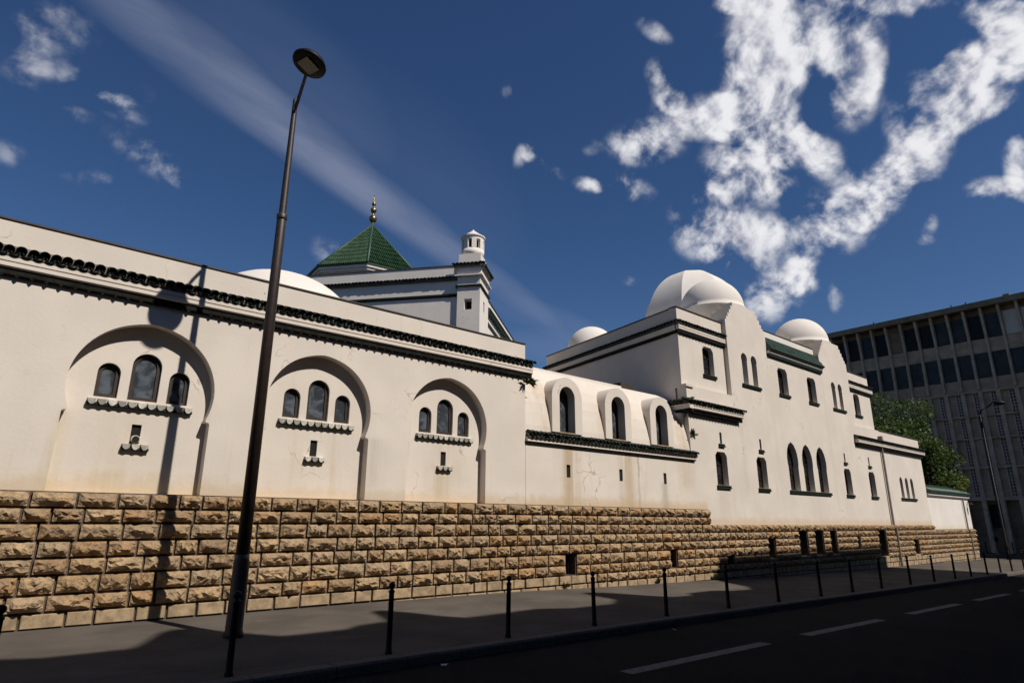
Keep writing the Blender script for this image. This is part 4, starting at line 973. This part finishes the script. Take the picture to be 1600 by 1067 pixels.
# ------------------------------------------------------------------ bollards
def bollard_meshes():
    post = MB().lathe([(.055, -.05), (.055, .03), (.045, .05), (.042, .30), (.039, .84), (.047, .85), (.047, .872), (.030, .885), (.030, .90)], (0, 0), 14).mesh('post', True); post.materials.append(MAT['iron'])
    ball = MB().lathe([(.012, .895)] + [(.05 * math.sin(math.pi * k / 8), .95 - .05 * math.cos(math.pi * k / 8)) for k in range(1, 8)] + [(.006, 1.0)], (0, 0), 14).mesh('ball_cap', True); ball.materials.append(MAT['iron'])
    return post, ball
PM, BM = bollard_meshes()
BXS = [.55, 2.98, 5.27, 7.62, 9.85, 12.21, 14.75, 17.28, 19.87, 22.15, 24.59, 27.42, 30.12, 32.84, 35.2, 37.84, 40.3, 42.6, 45.3, 48.0]
ORD = ['first', 'second', 'third', 'fourth', 'fifth', 'sixth', 'seventh', 'eighth', 'ninth', 'tenth', 'eleventh', 'twelfth', 'thirteenth', 'fourteenth', 'fifteenth', 'sixteenth', 'seventeenth', 'eighteenth', 'nineteenth', 'twentieth']
for k, x in enumerate(BXS):
    y = y_kerb(x) + .36; z = z_pave(x, y)
    if k == 0: lab = 'black iron bollard cut by the left edge of the picture'
    elif k == 1: lab = 'black iron bollard in front of the tall lamp post base'
    else: lab = 'black iron bollard, %s along the kerb to the right of the lamp post' % ORD[k - 2]
    b = thing('bollard', lab, 'bollard', (x, y, z), 'bollards along the kerb')
    tl = Matrix.Translation((x, y, z)) @ Matrix.Rotation(random.uniform(-.012, .012), 4, 'X') @ Matrix.Rotation(random.uniform(-.012, .012), 4, 'Y')
    put('post', PM, None, b, tl); put('ball_cap', BM, None, b, tl)
for x, y, lab in ((67.0, 2.2, 'far bollard nearest the white wall end, across the side street'), (67.0, .35, 'far bollard across the side street beside the curved-arm lamp'), (67.0, -.6, 'far bollard across the side street at the right edge')):
    b = thing('bollard', lab, 'bollard', (x, y, -.70), 'bollards across the side street'); tl = Matrix.Translation((x, y, -.70))
    put('post', PM, None, b, tl); put('ball_cap', BM, None, b, tl)

# ------------------------------------------------------------------ small things
ln = thing('wall_lantern', 'small black lantern fixed high on the white end wall', 'lantern', (55.1, -.2, 2.9))
MB().lathe([(.06, 2.72), (.11, 2.75), (.14, 3.02), (.15, 3.04), (.04, 3.2), (.02, 3.24)], (55.1, -.26), 6).build('lantern_body', 'iron', ln)
MB().tube([(55.1, 0.0, 2.95), (55.1, -.1, 3.3), (55.1, -.26, 3.32), (55.1, -.26, 3.2)], .018, 5).build('bracket', 'iron', ln)
def scrap(x, y, s, lab):
    z = z_road(x); mb = MB(); rnd = random.Random(int(x * 100)); pts = []
    for j in range(4):
        for i in range(4): pts.append((x + (i - 1.5) * s + rnd.uniform(-.3, .3) * s, y + (j - 1.5) * s + rnd.uniform(-.3, .3) * s, z + .006 + rnd.uniform(0, 1.6) * s))
    b = mb.pts(pts)
    for j in range(3):
        for i in range(3): mb.face((b + j * 4 + i, b + j * 4 + i + 1, b + j * 4 + i + 5, b + j * 4 + i + 4))
    o = mb.build('paper_scrap', 'paper'); o.modifiers.new('s', 'SOLIDIFY').thickness = .002; tag(o, lab, 'litter', 'paper litter in the gutter')
scrap(5.83, -5.62, .03, 'larger crumpled white paper scrap in the gutter nearest the lamp post')
scrap(11.44, -5.62, .022, 'small white paper scrap in the gutter farther from the lamp post')
def weed(x, y, z, s, n, lab, seed, droop=False):
    rnd = random.Random(seed); mb = MB()
    for _ in range(n):
        a = rnd.uniform(0, 6.28); el = rnd.uniform(-.9, .2) if droop else rnd.uniform(.2, 1.3); d = Vector((math.cos(a) * math.cos(el), -abs(math.sin(a)) * math.cos(el) * .7 - .05, math.sin(el)))
        L = s * rnd.uniform(.5, 1.1); side = d.cross(Vector((rnd.gauss(0, 1), rnd.gauss(0, 1), rnd.gauss(0, 1)))).normalized() * L * .16
        p = Vector((x + rnd.gauss(0, s * .18), y, z)); i = mb.pts([p, p + d * L * .5 + side, p + d * L, p + d * L * .5 - side]); mb.face((i, i + 1, i + 2, i + 3))
    tag(mb.build('weed', 'weed'), lab, 'weed', 'weeds rooted in the masonry')
weed(12.50, -.10, 5.86, .32, 46, 'dark leafy weed hanging under the end of the tiled cornice', 1, True)
weed(21.15, -.02, 4.95, .3, 22, 'small weed sprouting from the wall below the corner eave', 2)
weed(21.65, -.12, z_wall(21.6), .24, 26, 'green weed at the pavement where the high plinth ends', 3)
weed(18.3, -.12, z_wall(18.3), .22, 24, 'tuft of weed at the plinth foot between the two cellar vents', 4)
weed(13.9, -.10, z_wall(13.9) + .05, .2, 20, 'tuft of weed at the plinth foot below the square vent', 5)
weed(4.6, PD - .16, 6.60, .22, 10, 'spindly weed growing on the cornice tiles left of the lamp post', 6)
